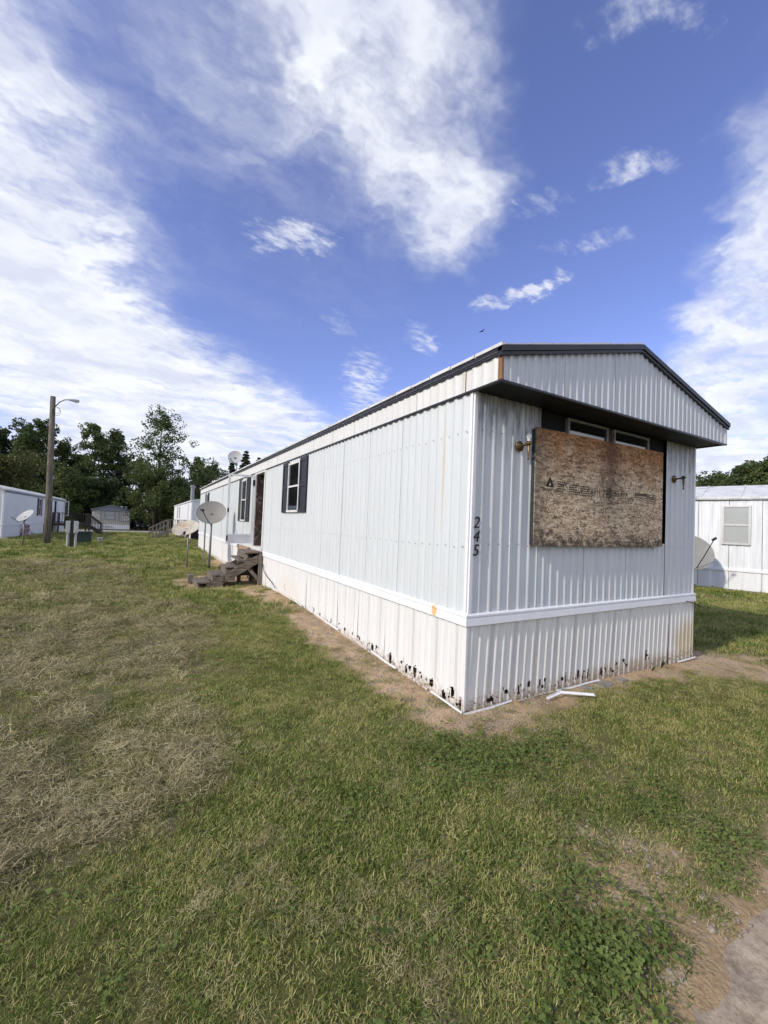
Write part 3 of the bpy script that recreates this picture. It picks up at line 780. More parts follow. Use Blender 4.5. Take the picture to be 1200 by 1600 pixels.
for a, b in (((0.0, 0.0), (2.45, 0.0)), ((2.453, 0.0), (W, 0.0))):
    belt(a, b, (0, -1)).build('belt_trim', 'white_trim', home)
belt((W, 0.0), (W, L), (1, 0)).build('belt_trim', 'white_trim', home)
belt((W, L), (0.0, L), (0, 1)).build('belt_trim', 'white_trim', home)

# skirting: front with rusted holes and perforated vent strips
HF = [(0.34,.08),(0.37,.06),(0.57,.10),(0.67,.10),(0.74,.09),(0.89,.12),(0.97,.13),(1.06,.11),(1.14,.09),(1.36,.11),(1.48,.09),(1.70,.11),(1.78,.09),(1.87,.10),(2.13,.08),(2.22,.09),(2.32,.09),(2.44,.13),(2.57,.15),(2.65,.12),(3.07,.16)]
HL = [(0.28,.06),(0.2,.06),(0.15,.12),(0.03,.05),(0.48,.10),(0.57,.10),(0.67,.10),(0.8,.12),(0.9,.13),(0.98,.09),(1.08,.13),(1.32,.10),(1.38,.11),(1.64,.14),(1.75,.12),(1.89,.12),(2.13,.12),(2.34,.14),(2.59,.14),(2.83,.14),(3.12,.15),(3.34,.15),(3.62,.15),(3.92,.16),(5.6,.26),(6.3,.24)]
rs_ = np.random.RandomState(5)
def mkh(lst):
    out = []
    for u, z in lst:
        big_ = rs_.rand() < .4
        out.append((u, z, rs_.uniform(.012, .02) if not big_ else rs_.uniform(.018, .03), rs_.uniform(.02, .035) if not big_ else rs_.uniform(.045, .075)))
        for k in range(rs_.randint(1, 3)):
            out.append((u+rs_.uniform(-.06, .06), z+rs_.uniform(-.05, .05), rs_.uniform(.008, .016), rs_.uniform(.010, .022)))
    return out
HFh, HLh = mkh(HF), mkh(HL)
zr = list(np.arange(-.10, .27, .013))+[.36, .5, .64, ZB1+.004]
def skirt(a, b, mf, holes, m, shear, seed, vents=True, zrows=zr):
    o = sheet('skirting_panel', m, home, a, b, -.10, ZB1+.004, mf, pitch=.105, depth=.013, zrows=zrows, fine=.013 if zrows is zr else None,
              holes=[h for h in holes if a-.05 < h[0] < b+.05], shear=shear, rag=.0035, seed=seed)
    return o
eF = [.02, .76, 1.47, 2.18, 2.9, 3.6, W-.02]
for i, (a, b) in enumerate(zip(eF[:-1], eF[1:])):
    shr = (.045, .05, .06, .07, .06, .03)[i]
    skirt(a, b-.003, front, HFh, 'skirt_front', shr, 20+i)
    for c in ((.30, .62) if i == 0 else (.20, .52)):
        uc = math.floor((a+c)/.105)*.105+.026
        vm_ = MB(); wv = .020
        t0, t1 = .20/.878, 1
        zb, zt = (.10 if i > 1 else .075), ZB1-.002
        s0 = -shr*(1-(zb+.10)/.882); s1 = -shr*(1-(zt+.10)/.882)
        if uc+wv < b-.01 and i < 4:
            vm_.quad((uc-wv+s0, -.0015, zb), (uc+wv+s0, -.0015, zb), (uc+wv+s1, -.0015, zt), (uc-wv+s1, -.0015, zt))
            vm_.build('vent_strip', 'vent_perforated', home)
eL = edges(.02, DOOR[0]+.1, .74, .72)
for i, (a, b) in enumerate(zip(eL[:-1], eL[1:])):
    skirt(a, b-.003, left, HLh, 'skirt_side', -.01+.02*math.sin(i*1.7), 40+i)
    if i < 6:
        for c in (.16, .50):
            uc = math.floor((a+c)/.105)*.105+.026
            if uc+.02 < b-.02:
                MB().quad((-.0015, uc-.018, .15), (-.0015, uc+.018, .15), (-.0015, uc+.018, ZB1-.002), (-.0015, uc-.018, ZB1-.002)).build('vent_strip', 'vent_perforated', home)
coarse = [-.10, .3, ZB1+.004]
eL2 = edges(10.93, L-.02, 11.65, .72)
for i, (a, b) in enumerate(zip(eL2[:-1], eL2[1:])):
    sheet('skirting_panel', 'skirt_side', home, a, b-.003, -.1, ZB1+.004, left, pitch=.105, depth=.011, zrows=coarse, seed=90+i)
sheet('skirting_panel', 'skirt_side', home, .02, L-.02, -.1, ZB1+.004, rightw, pitch=.105, depth=.011)
sheet('skirting_panel', 'skirt_side', home, .02, W-.02, -.1, ZB1+.004, back, pitch=.105, depth=.011)
# brown board patch and studs under the door
MB().box((.012, 8.95, -.05), (.03, 10.92, ZB2-.012)).build('patch_board', 'brown_paper', home)
MB().box((.0, 8.82, -.05), (.018, 8.94, .80)).build('patch_board', 'weathered_post', home)
MB().box((-.012, 9.25, -.05), (.010, 9.42, .88)).build('patch_board', 'jamb_wood', home)
MB().box((-.012, -.0175, -.05), (.012, .02, ZB1+.001)).build('corner_trim', 'skirt_side', home)
MB().box((W-.014, -.0165, -.06), (W+.012, .02, ZB1+.001)).build('corner_trim', 'skirt_front', home)
# loose bottom channel lying along the foot of the skirting
def channel(pts, w_=.020, h_=.014, name='bottom_channel', m='skirt_side'):
    mb = MB(); rr = []
    for p, q in zip(pts[:-1], pts[1:]):
        p, q = Vector(p), Vector(q); n_ = max(1, int((q-p).length/.22))
        for i in range(n_): rr.append(p+(q-p)*i/n_+Vector((random.uniform(-.010, .004), random.uniform(-.010, .004), random.uniform(-.008, .006))))
    rr.append(Vector(pts[-1]))
    for p, q in zip(rr[:-1], rr[1:]):
        mb.bar(p, q, w_*random.uniform(.7, 1.3), .004); mb.bar((p[0], p[1], p[2]+h_*.5), (q[0], q[1], q[2]+h_*.5), .003, h_)
    return mb.build(name, m, home)
channel([(-.03, -.035, .006), (.30, -.045, .010), (.58, -.035, .016)], m='white_trim'); channel([(.66, -.035, .006), (1.20, -.045, .010)]); channel([(1.24, -.04, .008), (1.72, -.035, .008), (1.95, -.065, .02)], m='white_trim')
channel([(3.76, -.035, -.012), (4.0, -.045, -.006), (4.24, -.035, -.008)], m='white_trim')
channel([(-.035, -.03, .006), (-.04, .45, .030)], m='white_trim'); channel([(-.035, .52, .030), (-.035, .95, .052)]); channel([(-.04, 1.12, .055), (-.05, 1.7, .083)], m='white_trim'); channel([(-.06, 1.8, .085), (-.06, 2.2, .10)])
channel([(-.05, 2.75, .105), (-.09, 3.2, .135)], m='white_trim'); channel([(-.05, 3.3, .13), (-.05, 3.75, .14)]); channel([(-.05, 4.4, .145), (-.06, 5.4, .165), (-.05, 6.9, .15)])
# screws and nail heads, too small to pick apart
mb = MB()
def dot(x, y, z, axis_, r=.0065):
    n = 6; k = len(mb.v)
    for j in range(n):
        a = 2*math.pi*j/n
        mb.v.append((x, y+r*math.cos(a), z+r*math.sin(a)) if axis_ == 0 else (x+r*math.cos(a), y, z+r*math.sin(a)))
    mb.f.append(tuple(range(k, k+n)) if axis_ else tuple(range(k+n-1, k-1, -1)))
for z in (2.597, 1.505):
    for k in range(56):
        yy = .075+k*.132+.0
        if yy < 7.6 and not (4.45 < yy < 6.2 and z > 1.8): dot(-.0125, yy+.0, z+random.uniform(-.01, .01), 0)
    for k in range(30):
        xx = .095+k*.132
        if xx < W-.05 and not (.75 < xx < 3.45 and z > 1.56): dot(xx, -.0205 if (xx < .9 or xx > 3.45) else -.0165, z+.03+random.uniform(-.01, .01), 1)
for k in range(100):
    yy = .06+k*.076
    if yy < 7.6 and k % 2: dot(-.0125, yy, ZB2+.012, 0, .005)
for k in range(40):
    xx = .06+k*.105
    if xx < W-.05: dot(xx, -.0205, ZB2+.015, 1, .005)
so = mb.build('screw_heads', 'dark_metal', home); so['kind'] = 'stuff'

# front window behind the board: dark recess with two sashes
MB().box((OX0-.0, .06, OZ0), (OX1, .075, 2.975)).build('window_backing', 'black_paint', home)
mb = MB()
mb.box((OX0-.018, -.002, OZ0-.02), (OX0, .07, 2.975)).box((OX1, -.002, OZ0-.02), (OX1+.012, .07, 2.975)).box((OX0-.018, -.003, OZ0-.022), (OX1+.012, .07, OZ0))
mb.build('window_surround', 'black_paint', home)
for a, b in ((1.36, 2.10), (2.215, 2.985)):
    fr = MB(); z0, z1 = 1.75, 2.945
    fr.box((a, -.012, z0), (a+.028, .058, z1)).box((b-.028, -.012, z0), (b, .058, z1)).box((a+.028, -.011, z1-.022), (b-.028, .058, z1)).box((a+.028, -.011, z0), (b-.028, .058, z0+.03))
    wo_ = fr.build('window', 'frame_dull', home)
    MB().box((a+.028, .006, z0+.03), (b-.028, .012, z1-.022)).build('pane', 'glass_front', wo_)
MB().box((2.12, .02, 1.75), (2.195, .056, 2.95)).build('mullion', 'jamb_wood', home)

def side_window(y0, y1, z0, z1, sw, shut=True):
    """double-hung window on the long side, glass between y0,y1, shutters of width sw"""
    fr = MB(); t = .045
    fr.box((-.048, y0, z0), (-.005, y0+t, z1)).box((-.048, y1-t, z0), (-.005, y1, z1)).box((-.047, y0+t, z1-t), (-.005, y1-t, z1)).box((-.058, y0-.0, z0-.03), (-.005, y1, z0+.012))
    o = fr.build('window', 'frame_white', home)
    zm = (z0+z1)/2
    MB().box((-.046, y0+t, zm-.018), (-.02, y1-t, zm+.018)).build('sash_rail', 'frame_white', o)
    MB().box((-.028, y0+t, zm+.018), (-.024, y1-t, z1-t)).build('pane', 'glass_dark', o)
    MB().box((-.034, y0+t, z0+.012), (-.030, y1-t, zm-.018)).build('pane', 'glass_dark', o)
    if shut:
        for a, b in ((y0-sw-.01, y0-.01), (y1+.01, y1+sw+.01)):
            s_ = MB(); d = .05
            s_.box((-.030, a+d, z0-.02), (-.012, b-d, z1+.03))
            s_.box((-.044, a, z0-.03), (-.011, a+d, z1+.04)).box((-.044, b-d, z0-.03), (-.011, b, z1+.04))
            for zc_ in (z0-.0, zm, z1+.0): s_.box((-.043, a+d, zc_-.035), (-.0115, b-d, zc_+.035))
            s_.build('shutter', 'shutter_dark', home)
side_window(4.93, 5.66, 1.90, 2.90, .40)
side_window(9.85, 10.55, 1.66, 2.90, .42)
side_window(18.75, 19.3, 2.0, 2.86, .40)

# door opening
y0, y1 = DOOR
MB().box((.20, y0, .95), (.235, y1, 2.95)).build('door_backing', 'dark_core', home)
jb = MB().box((-.005, y1-.06, .98), (.20, y1-.012, 2.94)).box((-.004, y0+.0, .98), (.20, y0+.03, 2.94)).box((-.004, y0+.03, 2.90), (.20, y1-.06, 2.94))
jb.build('door_jamb', 'jamb_wood', home)
tr_ = MB().box((-.035, y1-.03, .93), (-.006, y1+.06, 2.975)).box((-.035, y0-.045, .93), (-.006, y0+.035, 2.975)).box((-.034, y0+.035, 2.925), (-.006, y1-.03, 2.974))
tr_.build('door_trim', 'frame_white', home)
MB().box((-.06, y0-.03, ZB2+.005), (.20, y1+.02, .975)).box((-.045, y0-.02, .79), (.03, y1+.02, ZB2)).build('door_sill', 'frame_white', home)
dl = MB().box((.11, y0+.035, .99), (.15, y1-.38, 2.90)).build('door_leaf', 'frame_white', home)
MB().lathe([(.0, 0), (.02, 0), (.03, .02), (.02, .04), (0, .045)], Matrix.Translation((.105, y1-.44, 1.95)) @ Matrix.Rotation(-math.pi/2, 4, 'Y'), 10).build('door_knob', 'brass', dl)
# storm door hung open, square to the wall
sy_ = y1+.03
sdm = MB(); xa, xb, z0, z1 = -.735, -.04, 1.03, 2.90
sdm.box((xa, sy_-.015, z0), (xa+.055, sy_+.015, z1)).box((xb-.05, sy_-.015, z0), (xb, sy_+.015, z1)).box((xa+.055, sy_-.0145, z1-.05), (xb-.05, sy_+.0145, z1))
sdm.box((xa+.055, sy_-.0145, z0), (xb-.05, sy_+.0145, z0+.035)).box((xa+.055, sy_-.0145, 1.24), (xb-.05, sy_+.0145, 1.28))
sd_o = sdm.build('storm_door', 'white_trim', home)
MB().box((xa+.055, sy_-.008, z0+.035), (xb-.05, sy_+.008, 1.24)).build('kick_panel', 'white_trim', sd_o)
MB().box((xa+.055, sy_-.003, 1.28), (xb-.05, sy_+.003, z1-.05)).build('pane', 'clear_glass', sd_o)
MB().box((xa+.005, sy_-.05, 1.87), (xa+.045, sy_-.016, 1.97)).box((xa+.01, sy_-.09, 1.90), (xa+.03, sy_-.05, 1.93)).build('handle', 'dark_metal', sd_o)
MB().box((xa+.01, sy_-.035, 1.10), (xa+.045, sy_-.016, 1.24)).build('latch', 'dark_metal', sd_o)
MB().box((xb-.06, sy_-.04, 2.62), (xb-.0, sy_-.016, 2.78)).build('door_closer', 'dark_metal', sd_o)
# outlet hole and tap by the door on the far wall
MB().lathe([(0, 0), (.05, 0), (.05, .03), (0, .03)], Matrix.Translation((-.012, 12.6, 1.05)) @ Matrix.Rotation(-math.pi/2, 4, 'Y'), 10).build('meter_socket', 'dark_metal', home)
# house number
for ch, z in (('2', 1.695), ('4', 1.565), ('5', 1.435)):
    text(ch, .155, (.022, -.0215, z), home, 'house_number', 'number_black', shear=.18, ext=.003)

# ------------------------------------------------------------------ board over the window
BX0, BX1, BZ0, BZ1 = .775, 3.20, 1.535, 2.745
board = MB()
M_ = Matrix.Rotation(0.0, 4, 'Y')
n = 24
top = [(BX0+(BX1-BX0)*i/n, BZ1+.03*i/n+random.uniform(-.002, .002)) for i in range(n+1)]
bot = [(BX0+.008+(BX1-BX0)*i/n, BZ0+.012*i/n+random.uniform(-.003, .003)) for i in range(n+1)]
ring = bot+top[::-1]; k = len(ring)
board.v = [(x, -.075, z) for x, z in ring]+[(x, -.062, z) for x, z in ring]
board.f = [tuple(range(k)), tuple(range(k, 2*k))[::-1]]+[(i, k+i, k+(i+1) % k, (i+1) % k) for i in range(k)]
bo = board.build('plywood_board', 'osb')
tag(bo, 'stained strand board with black stamp nailed over the front window', 'board')
for a, b in (((BX0+.004, BZ0+.02), (BX0+.045, BZ1-.01)), ((BX1-.06, BZ0+.03), (BX1-.02, BZ1+.0)), ((BX0+.045, BZ0+.02), (BX1-.06, BZ0+.06)), ((2.0, BZ0+.06), (2.04, BZ1-.02))):
    MB().box((a[0], -.0615, a[1]), (b[0], -.022, b[1])).build('batten', 'teal_batten', bo)
YP = -.0757
tri = MB()
tri.quad((.935, YP, 2.150), (1.07, YP, 2.150), (1.003, YP, 2.262)).build('stamp_triangle', 'ink', bo)
MB().quad((.985, YP-.0006, 2.165), (1.022, YP-.0006, 2.165), (1.0035, YP-.0006, 2.205)).build('stamp_triangle', 'osb', bo)
text('GeorgiaPacific', .047, (.875, YP, 2.110), bo, 'stamp_lettering')
for x0, x1, zt, nl in ((1.12, 1.245, 2.222, 5), (1.31, 1.475, 2.205, 5), (1.515, 1.68, 2.205, 5)):
    mb = MB()
    for i in range(nl):
        z = zt-.024*i; x = x0
        while x < x1-random.uniform(0, .05):
            w_ = random.uniform(.012, .035); mb.quad((x, YP, z-.013), (x+w_, YP, z-.013), (x+w_, YP, z), (x, YP, z)); x += w_+.006
    mb.build('stamp_lines', 'ink', bo)
mb = MB()
for i in range(6):
    for j in range(6):
        if random.random() < .62:
            x = 1.69+i*.0155; z = 2.105+j*.0165
            mb.quad((x, YP, z), (x+.013, YP, z), (x+.013, YP, z+.013), (x, YP, z+.013))
for x, w_ in ((1.815, .007), (1.842, .012), (1.872, .006), (1.925, .012)):
    mb.quad((x, YP, 2.10), (x+w_, YP, 2.10), (x+w_, YP, 2.205), (x, YP, 2.205))
for i in range(7):
    for j in range(6):
        if random.random() < .75:
            x = 1.975+i*.016; z = 2.10+j*.017
            mb.quad((x, YP, z), (x+.014, YP, z), (x+.014, YP, z+.014), (x, YP, z+.014))
mb.build('stamp_lines', 'ink', bo)
text('APA', .082, (2.26, YP, 2.135), bo, 'stamp_lettering')
mb = MB()
for i in range(3):
    z = 2.20-.028*i; x = 2.10
    while x < 2.23:
        w_ = random.uniform(.01, .03); mb.quad((x, YP, z-.014), (x+w_, YP, z-.014), (x+w_, YP, z), (x, YP, z)); x += w_+.008
for i in range(3):
    z = 2.12-.022*i; x = 2.26+.05*i
    while x < 2.50: 
        w_ = random.uniform(.01, .03); mb.quad((x, YP, z-.011), (x+w_, YP, z-.011), (x+w_, YP, z), (x, YP, z)); x += w_+.012
x0, x1, z0, z1 = 2.535, 3.035, 2.09, 2.205
for a in ((x0, z0, x0+.007, z1), (x1-.006, z0, x1, z1), (x0+.007, z1-.005, x1-.006, z1), (x0+.3, z0, x1-.006, z0+.005)):
    mb.quad((a[0], YP, a[1]), (a[2], YP, a[1]), (a[2], YP, a[3]), (a[0], YP, a[3]))
for i, (xa_, xb_, z, h) in enumerate(((2.57, 2.80, 2.17, .03), (2.57, 2.78, 2.145, .012), (2.83, 3.02, 2.165, .012), (2.83, 3.02, 2.14, .014), (2.85, 3.0, 2.115, .012))):
    x = xa_
    while x < xb_: 
        w_ = random.uniform(.012, .03); mb.quad((x, YP, z), (x+w_, YP, z), (x+w_, YP, z+h), (x, YP, z+h)); x += w_+.006
mb.build('stamp_lines', 'ink', bo)

# ------------------------------------------------------------------ wall lamps beside the window
def wall_lamp(x, z, label, bulb):
    K = .60
    t = thing('wall_lamp', (x, -.02, z), label, 'wall lamp', 'brass lamps on the front wall')
    R_ = Matrix.Translation((x, -.018, z)) @ Matrix.Rotation(math.pi/2, 4, 'X') @ Matrix.Diagonal((K, K, K, 1))
    MB().lathe([(0, 0), (.085, 0), (.09, .012), (.078, .026), (.05, .034), (.03, .05), (.0, .052)], R_, 22).build('backplate', 'brass', t, smooth=True)
    MB().tube([(x, -.04, z), (x+.0, -.09, z+.005), (x+.0, -.13, z+.0)], [.012, .011, .014], 10).build('arm', 'brass', t, smooth=True)
    M = Matrix.Translation((x, -.135, z)) @ Matrix.Diagonal((K, K, K, 1))
    MB().lathe([(0, -.25), (.012, -.245), (.020, -.22), (.010, -.205), (.013, -.19), (.026, -.03), (.018, -.02), (.034, .0), (.05, .012), (.052, .03), (.03, .04), (.026, .06), (0, .062)], M, 14).build('torch_stem', 'brass', t, smooth=True)
    MB().tube([(x-.04, -.135, z+.012), (x+.055, -.135, z+.015)], .004, 6).build('gallery_screw', 'brass', t)
    if bulb:
        MB().lathe([(.026, .055), (.027, .10), (.040, .115), (.045, .14), (.030, .175), (.0, .185)], M, 12).build('bulb', 'bulb_white', t, smooth=True)
    return t
wall_lamp(.60, 2.53, 'tarnished brass torch lamp with a white bulb, left of the boarded window', True)
wall_lamp(3.60, 2.47, 'brass torch lamp without a bulb, right of the boarded window', False)

# ------------------------------------------------------------------ wooden steps at the door
st = thing('wooden_steps', (-.7, 8.1, hgt(-.7, 8.1)), 'weathered grey wooden steps with a warped tread below the open door', 'steps')
YA, YB = 7.58, 8.62
def plank(x0, x1, z, t=.04, ya=YA, yb=YB, rot=0.0, name='tread'):
    mb = MB()
    M = Matrix.Translation(((x0+x1)/2, (ya+yb)/2, z)) @ Matrix.Rotation(rot, 4, 'Y') @ Matrix.Rotation(random.uniform(-.035, .035), 4, 'X') @ Matrix.Rotation(random.uniform(-.04, .04), 4, 'Z') @ Matrix.Rotation(random.uniform(-.05, .05), 4, 'Y')
    mb.box((-(x1-x0)/2, -(yb-ya)/2, -t), ((x1-x0)/2, (yb-ya)/2, 0), M)
    return mb.build(name, 'weathered_wood', st, bevel=.006)
for x, z in ((-1.52, .165), (-1.18, .335), (-.88, .515)):
    plank(x, x+.165, z); plank(x+.172, x+.335, z+random.uniform(-.008, .006))
    plank(x+.02, x+.055, z-.042, t=max(.09, .14), name='riser')
plank(-.60, -.43, .70, rot=.10)
# the warped tread curls up at its far end
mb = MB(); n = 14
for i in range(n+1):
    yy = YA+(YB-YA)*i/n; zz = .70+.07*math.sin(i/n*2.6)+.05*(i/n)
    for x, z in ((-.44, zz), (-.30, zz+.03), (-.30, zz-.01), (-.44, zz-.04)): mb.v.append((x, yy, z))
for i in range(n):
    for j in range(4): mb.f.append((i*4+j, i*4+(j+1) % 4, i*4+4+(j+1) % 4, i*4+4+j))
mb.f += [(3, 2, 1, 0), tuple(n*4+j for j in range(4))]
mb.build('tread', 'weathered_wood', st)
plank(-.45, -.29, .885); plank(-.285, -.12, .888); plank(-.115, -.045, .886)
plank(-.43, -.395, .843, t=.13, name='riser')
plank(-1.50, -1.20, .10, t=.04, ya=YA+.9, yb=YB+.05)
for yy in (YA+.02, YB-.02):
    s_ = MB().bar((-1.26, yy, .03), (-.09, yy, .735), .04, .19)
    s_.build('stringer', 'weathered_wood', st, bevel=.004)
    for x, z in ((-1.14, .13), (-.86, .30)):
        MB().box((x-.03, yy-.03 if yy > 8 else yy-.045, z-.11), (x+.20, yy+.03 if yy > 8 else yy-.0205, z+.155)).build('cleat', 'weathered_wood', st)
    MB().box((-.115, yy-.06, -.02), (-.02, yy+.035, .845)).build('post', 'weathered_post', st, bevel=.006)
    MB().bar((-.30, yy, .42), (-.10, yy, .20), .04, .08).build('brace', 'weathered_post', st)
MB().box((-.43, YB-.1, -.02), (-.34, YB-.02, .80)).build('post', 'weathered_post', st)
MB().box((-.95, YB-.2, .20), (-.1, YB-.16, .30)).build('brace', 'weathered_wood', st)
MB().box((-1.62, 8.45, .05), (-1.5, 8.7, .24)).build('post', 'weathered_post', st)

# ------------------------------------------------------------------ satellite dishes
def frame_from(axis_, up=(0, 0, 1)):
    a = Vector(axis_).normalized(); x = Vector(up).cross(a).normalized(); y = a.cross(x)
    return a, x, y
def dish(center, axis_, rx, ry, base, lnb, label, m='dish_grey', mast_r=.024, mast_m='galvanised', double=None, foot=None):
    c = Vector(center); a, x, y = frame_from(axis_)
    t = thing('satellite_dish', base, label, 'satellite dish', 'satellite dishes')
    M = Matrix((x*rx, y*ry, a)).transposed().to_4x4(); M.translation = c
    dpt = .16*max(rx, ry)*1.1
    prof = [(0, -dpt)]+[(r, -dpt*(1-r*r)) for r in np.linspace(.12, 1, 9)]
    prof += [(1.02, .004), (1.015, -.014), (.98, -.018)]+[(r, -dpt*(1-r*r)-.012) for r in np.linspace(.95, .0, 8)]
    MB().lathe(prof, M, 36).build('reflector', m, t, smooth=True)
    b = Vector(base)
    back_ = c - a*(dpt+.07)
    mt = Vector((b.x, b.y, back_.z-.03)) if foot is None else None
    if foot is None:
        MB().tube([b-Vector((0, 0, .1)), Vector((b.x, b.y, (b.z+mt.z)/2)), mt], [mast_r*1.08, mast_r*1.04, mast_r], 10).build('mast', mast_m, t, smooth=True)
        MB().bar(mt-Vector((0, 0, .10)), c-a*(dpt+.005), .07, .10).build('bracket', mast_m, t)
    else:
        MB().tube([b, foot, c-a*(dpt+.02)], [mast_r]*3, 8).build('mast', mast_m, t)
        MB().bar(foot, c-a*(dpt-.01), .06, .08).build('bracket', mast_m, t)
        MB().box((b.x-.05, b.y-.07, b.z-.02), (b.x+.05, b.y+.07, b.z+.02)).build('foot_plate', mast_m, t)
    lo = c - y*ry*.98 - a*.01
    l = Vector(lnb)
    ar = MB().tube([lo-a*.03, (lo+l)/2-y*.015, l], .014, 8); ar.build('feed_arm', 'dark_metal', t)
    d = (c-l).normalized()
    MB().tube([l-d*.07, l-d*.02, l+d*.03, l+d*.06], [.035, .04, .026, .045], 10).build('receiver', 'dark_metal' if m != 'dish_pale' else 'meter_grey', t)
    if double: MB().tube([double, (double[0], double[1], c.z-ry*.9)], .021, 8).build('mast', mast_m, t)
    return t
dish((-.76, 11.62, 1.87), (-.30, -.82, .38), .46, .40, (-.72, 11.75, .05), (-1.096, 11.05, 1.918), 'large grey oval satellite dish on two poles beside the steps', 'dish_grey', .034, double=(-.86, 12.1, -.02))
dish((-1.45, 12.2, 1.33), (-.32, -.52, .80), .42, .40, (-1.33, 12.45, .02), (-1.511, 11.75, 1.165), 'rusty tan satellite dish tilted skyward on a short lawn post', 'dish_rusty', .022)
dish((-7.55, 22.5, 1.44), (-.58, -.45, .66), .44, .38, (-7.58, 22.6, -.02), (-7.98, 22.2, 1.36), 'pale satellite dish on a post near the utility pole', 'dish_pale', .03)
dish((.02, 12.4, 3.875), (-.35, -.86, .30), .235, .235, (.14, 12.55, 3.33), (-.213, 12.0, 3.745), 'small round pale satellite dish mounted on the mobile home roof edge', 'dish_pale', .016, foot=Vector((.12, 12.55, 3.60)))
dish((12.75, 3.70, 1.22), (-.62, -.60, .50), .58, .60, (12.95, 3.85, .0), (12.35, 2.96, 1.66), 'grey satellite dish standing before the white home on the right', 'dish_grey', .03)

# ------------------------------------------------------------------ utility pole with street lamp
t = thing('utility_pole', (-6.78, 23.2, 0), 'tall brown wooden utility pole with a curved street lamp arm', 'utility pole')
MB().tube([(-6.78, 23.2, -.3), (-6.80, 23.2, 1.5), (-6.85, 23.2, 4.5), (-6.91, 23.2, 7.42)], [.155, .148, .13, .11], 14).build('pole_shaft', 'pole_wood', t, smooth=True)
MB().tube([(-6.80, 23.2, 6.92), (-6.66, 23.2, 7.16), (-6.46, 23.2, 7.33), (-6.22, 23.2, 7.39)], .025, 8).build('lamp_arm', 'galvanised', t, smooth=True)
M = Matrix.Translation((-6.05, 23.2, 7.375)) @ Matrix.Rotation(math.radians(92), 4, 'Y')
lh = MB().lathe([(.0, -.24), (.04, -.24), (.055, -.18), (.075, -.05), (.085, .12), (.07, .20), (.0, .21)], M, 12).build('lamp_head', 'meter_grey', t, smooth=True)
MB().lathe([(0, 0), (.06, 0), (.05, -.05), (0, -.07)], Matrix.Translation((-5.98, 23.2, 7.32)), 10).build('lamp_glass', 'lamp_lens', lh)
for k, r in enumerate((.13, .18)):
    MB().tube([(-6.72+r*1.0*math.sin(a)*.9, 23.2-.12, 6.72-.04*k+r*1.2*math.cos(a)) for a in np.linspace(0, 5.2, 16)], .009, 5).build('wire_coil', 'cable_black', t)
for z in (2.2, 3.3): MB().box((-6.70, 23.02, z), (-6.62, 23.06, z+.12)).build('pole_tag', 'galvanised', t)

# meter pedestal
t = thing('meter_pedestal', (-5.53, 21.05, 0), 'dark post carrying two pale electric meter boxes on the lawn', 'meter pedestal')
MB().box((-5.605, 21.0, -.1), (-5.465, 21.14, 1.33)).build('post', 'dark_metal', t, bevel=.01)
for x in (-5.69, -5.385):
    MB().box((x-.085, 20.93, .72), (x+.085, 21.08, 1.28)).build('meter_box', 'meter_grey', t, bevel=.015)
    MB().tube([(x, 21.02, -.1), (x, 21.02, .72)], .045, 10).build('conduit', 'meter_grey', t)
t = thing('transformer_box', (-5.45, 24.6, 0), 'squat dark green utility box behind the meter pedestal', 'utility box')
MB().box((-5.82, 24.5, -.05), (-5.13, 25.1, .60)).build('cabinet', 'transformer_green', t, bevel=.02)
MB().box((-5.85, 24.46, .60), (-5.10, 25.14, .67)).build('lid', 'transformer_green', t, bevel=.02)
t = MB().lathe([(0, .0), (.06, .0), (.075, .14), (.09, .17), (.14, .31), (.13, .33), (.085, .22), (.0, .20)], Matrix.Translation((-4.76, 25.3, 0)), 14).build('lawn_pot', 'meter_grey', smooth=True)
tag(t, 'small pale flared pot standing on the lawn by the green box', 'pot')

# ------------------------------------------------------------------ neighbouring homes
def wall_sheet(parent, name, material, p, q, z0, z1, pitch=.2, depth=.012, out=1):
    """ribbed wall from p to q (2D); outward is to the right of p->q times out"""
    p = Vector(p); q = Vector(q); d = (q-p); Ln = d.length; d.normalize(); nr = Vector((d.y, -d.x))*out
    z0a, z0b = z0 if isinstance(z0, tuple) else (z0, z0)
    us = [0]; k = 0
    v = []; f = []
    while k*pitch < Ln:
        for fr, o in PROF:
            u = (k+fr)*pitch
            if u <= Ln: v += [(p.x+d.x*u+nr.x*o*depth, p.y+d.y*u+nr.y*o*depth, z0a+(z0b-z0a)*u/Ln), (p.x+d.x*u+nr.x*o*depth, p.y+d.y*u+nr.y*o*depth, z1)]
        k += 1
    v += [(q.x, q.y, z0b), (q.x, q.y, z1)]
    n = len(v)//2
    f = [(2*i, 2*i+2, 2*i+3, 2*i+1) for i in range(n-1)]
    return npmesh(name, np.array(v), np.array(f), material, parent)
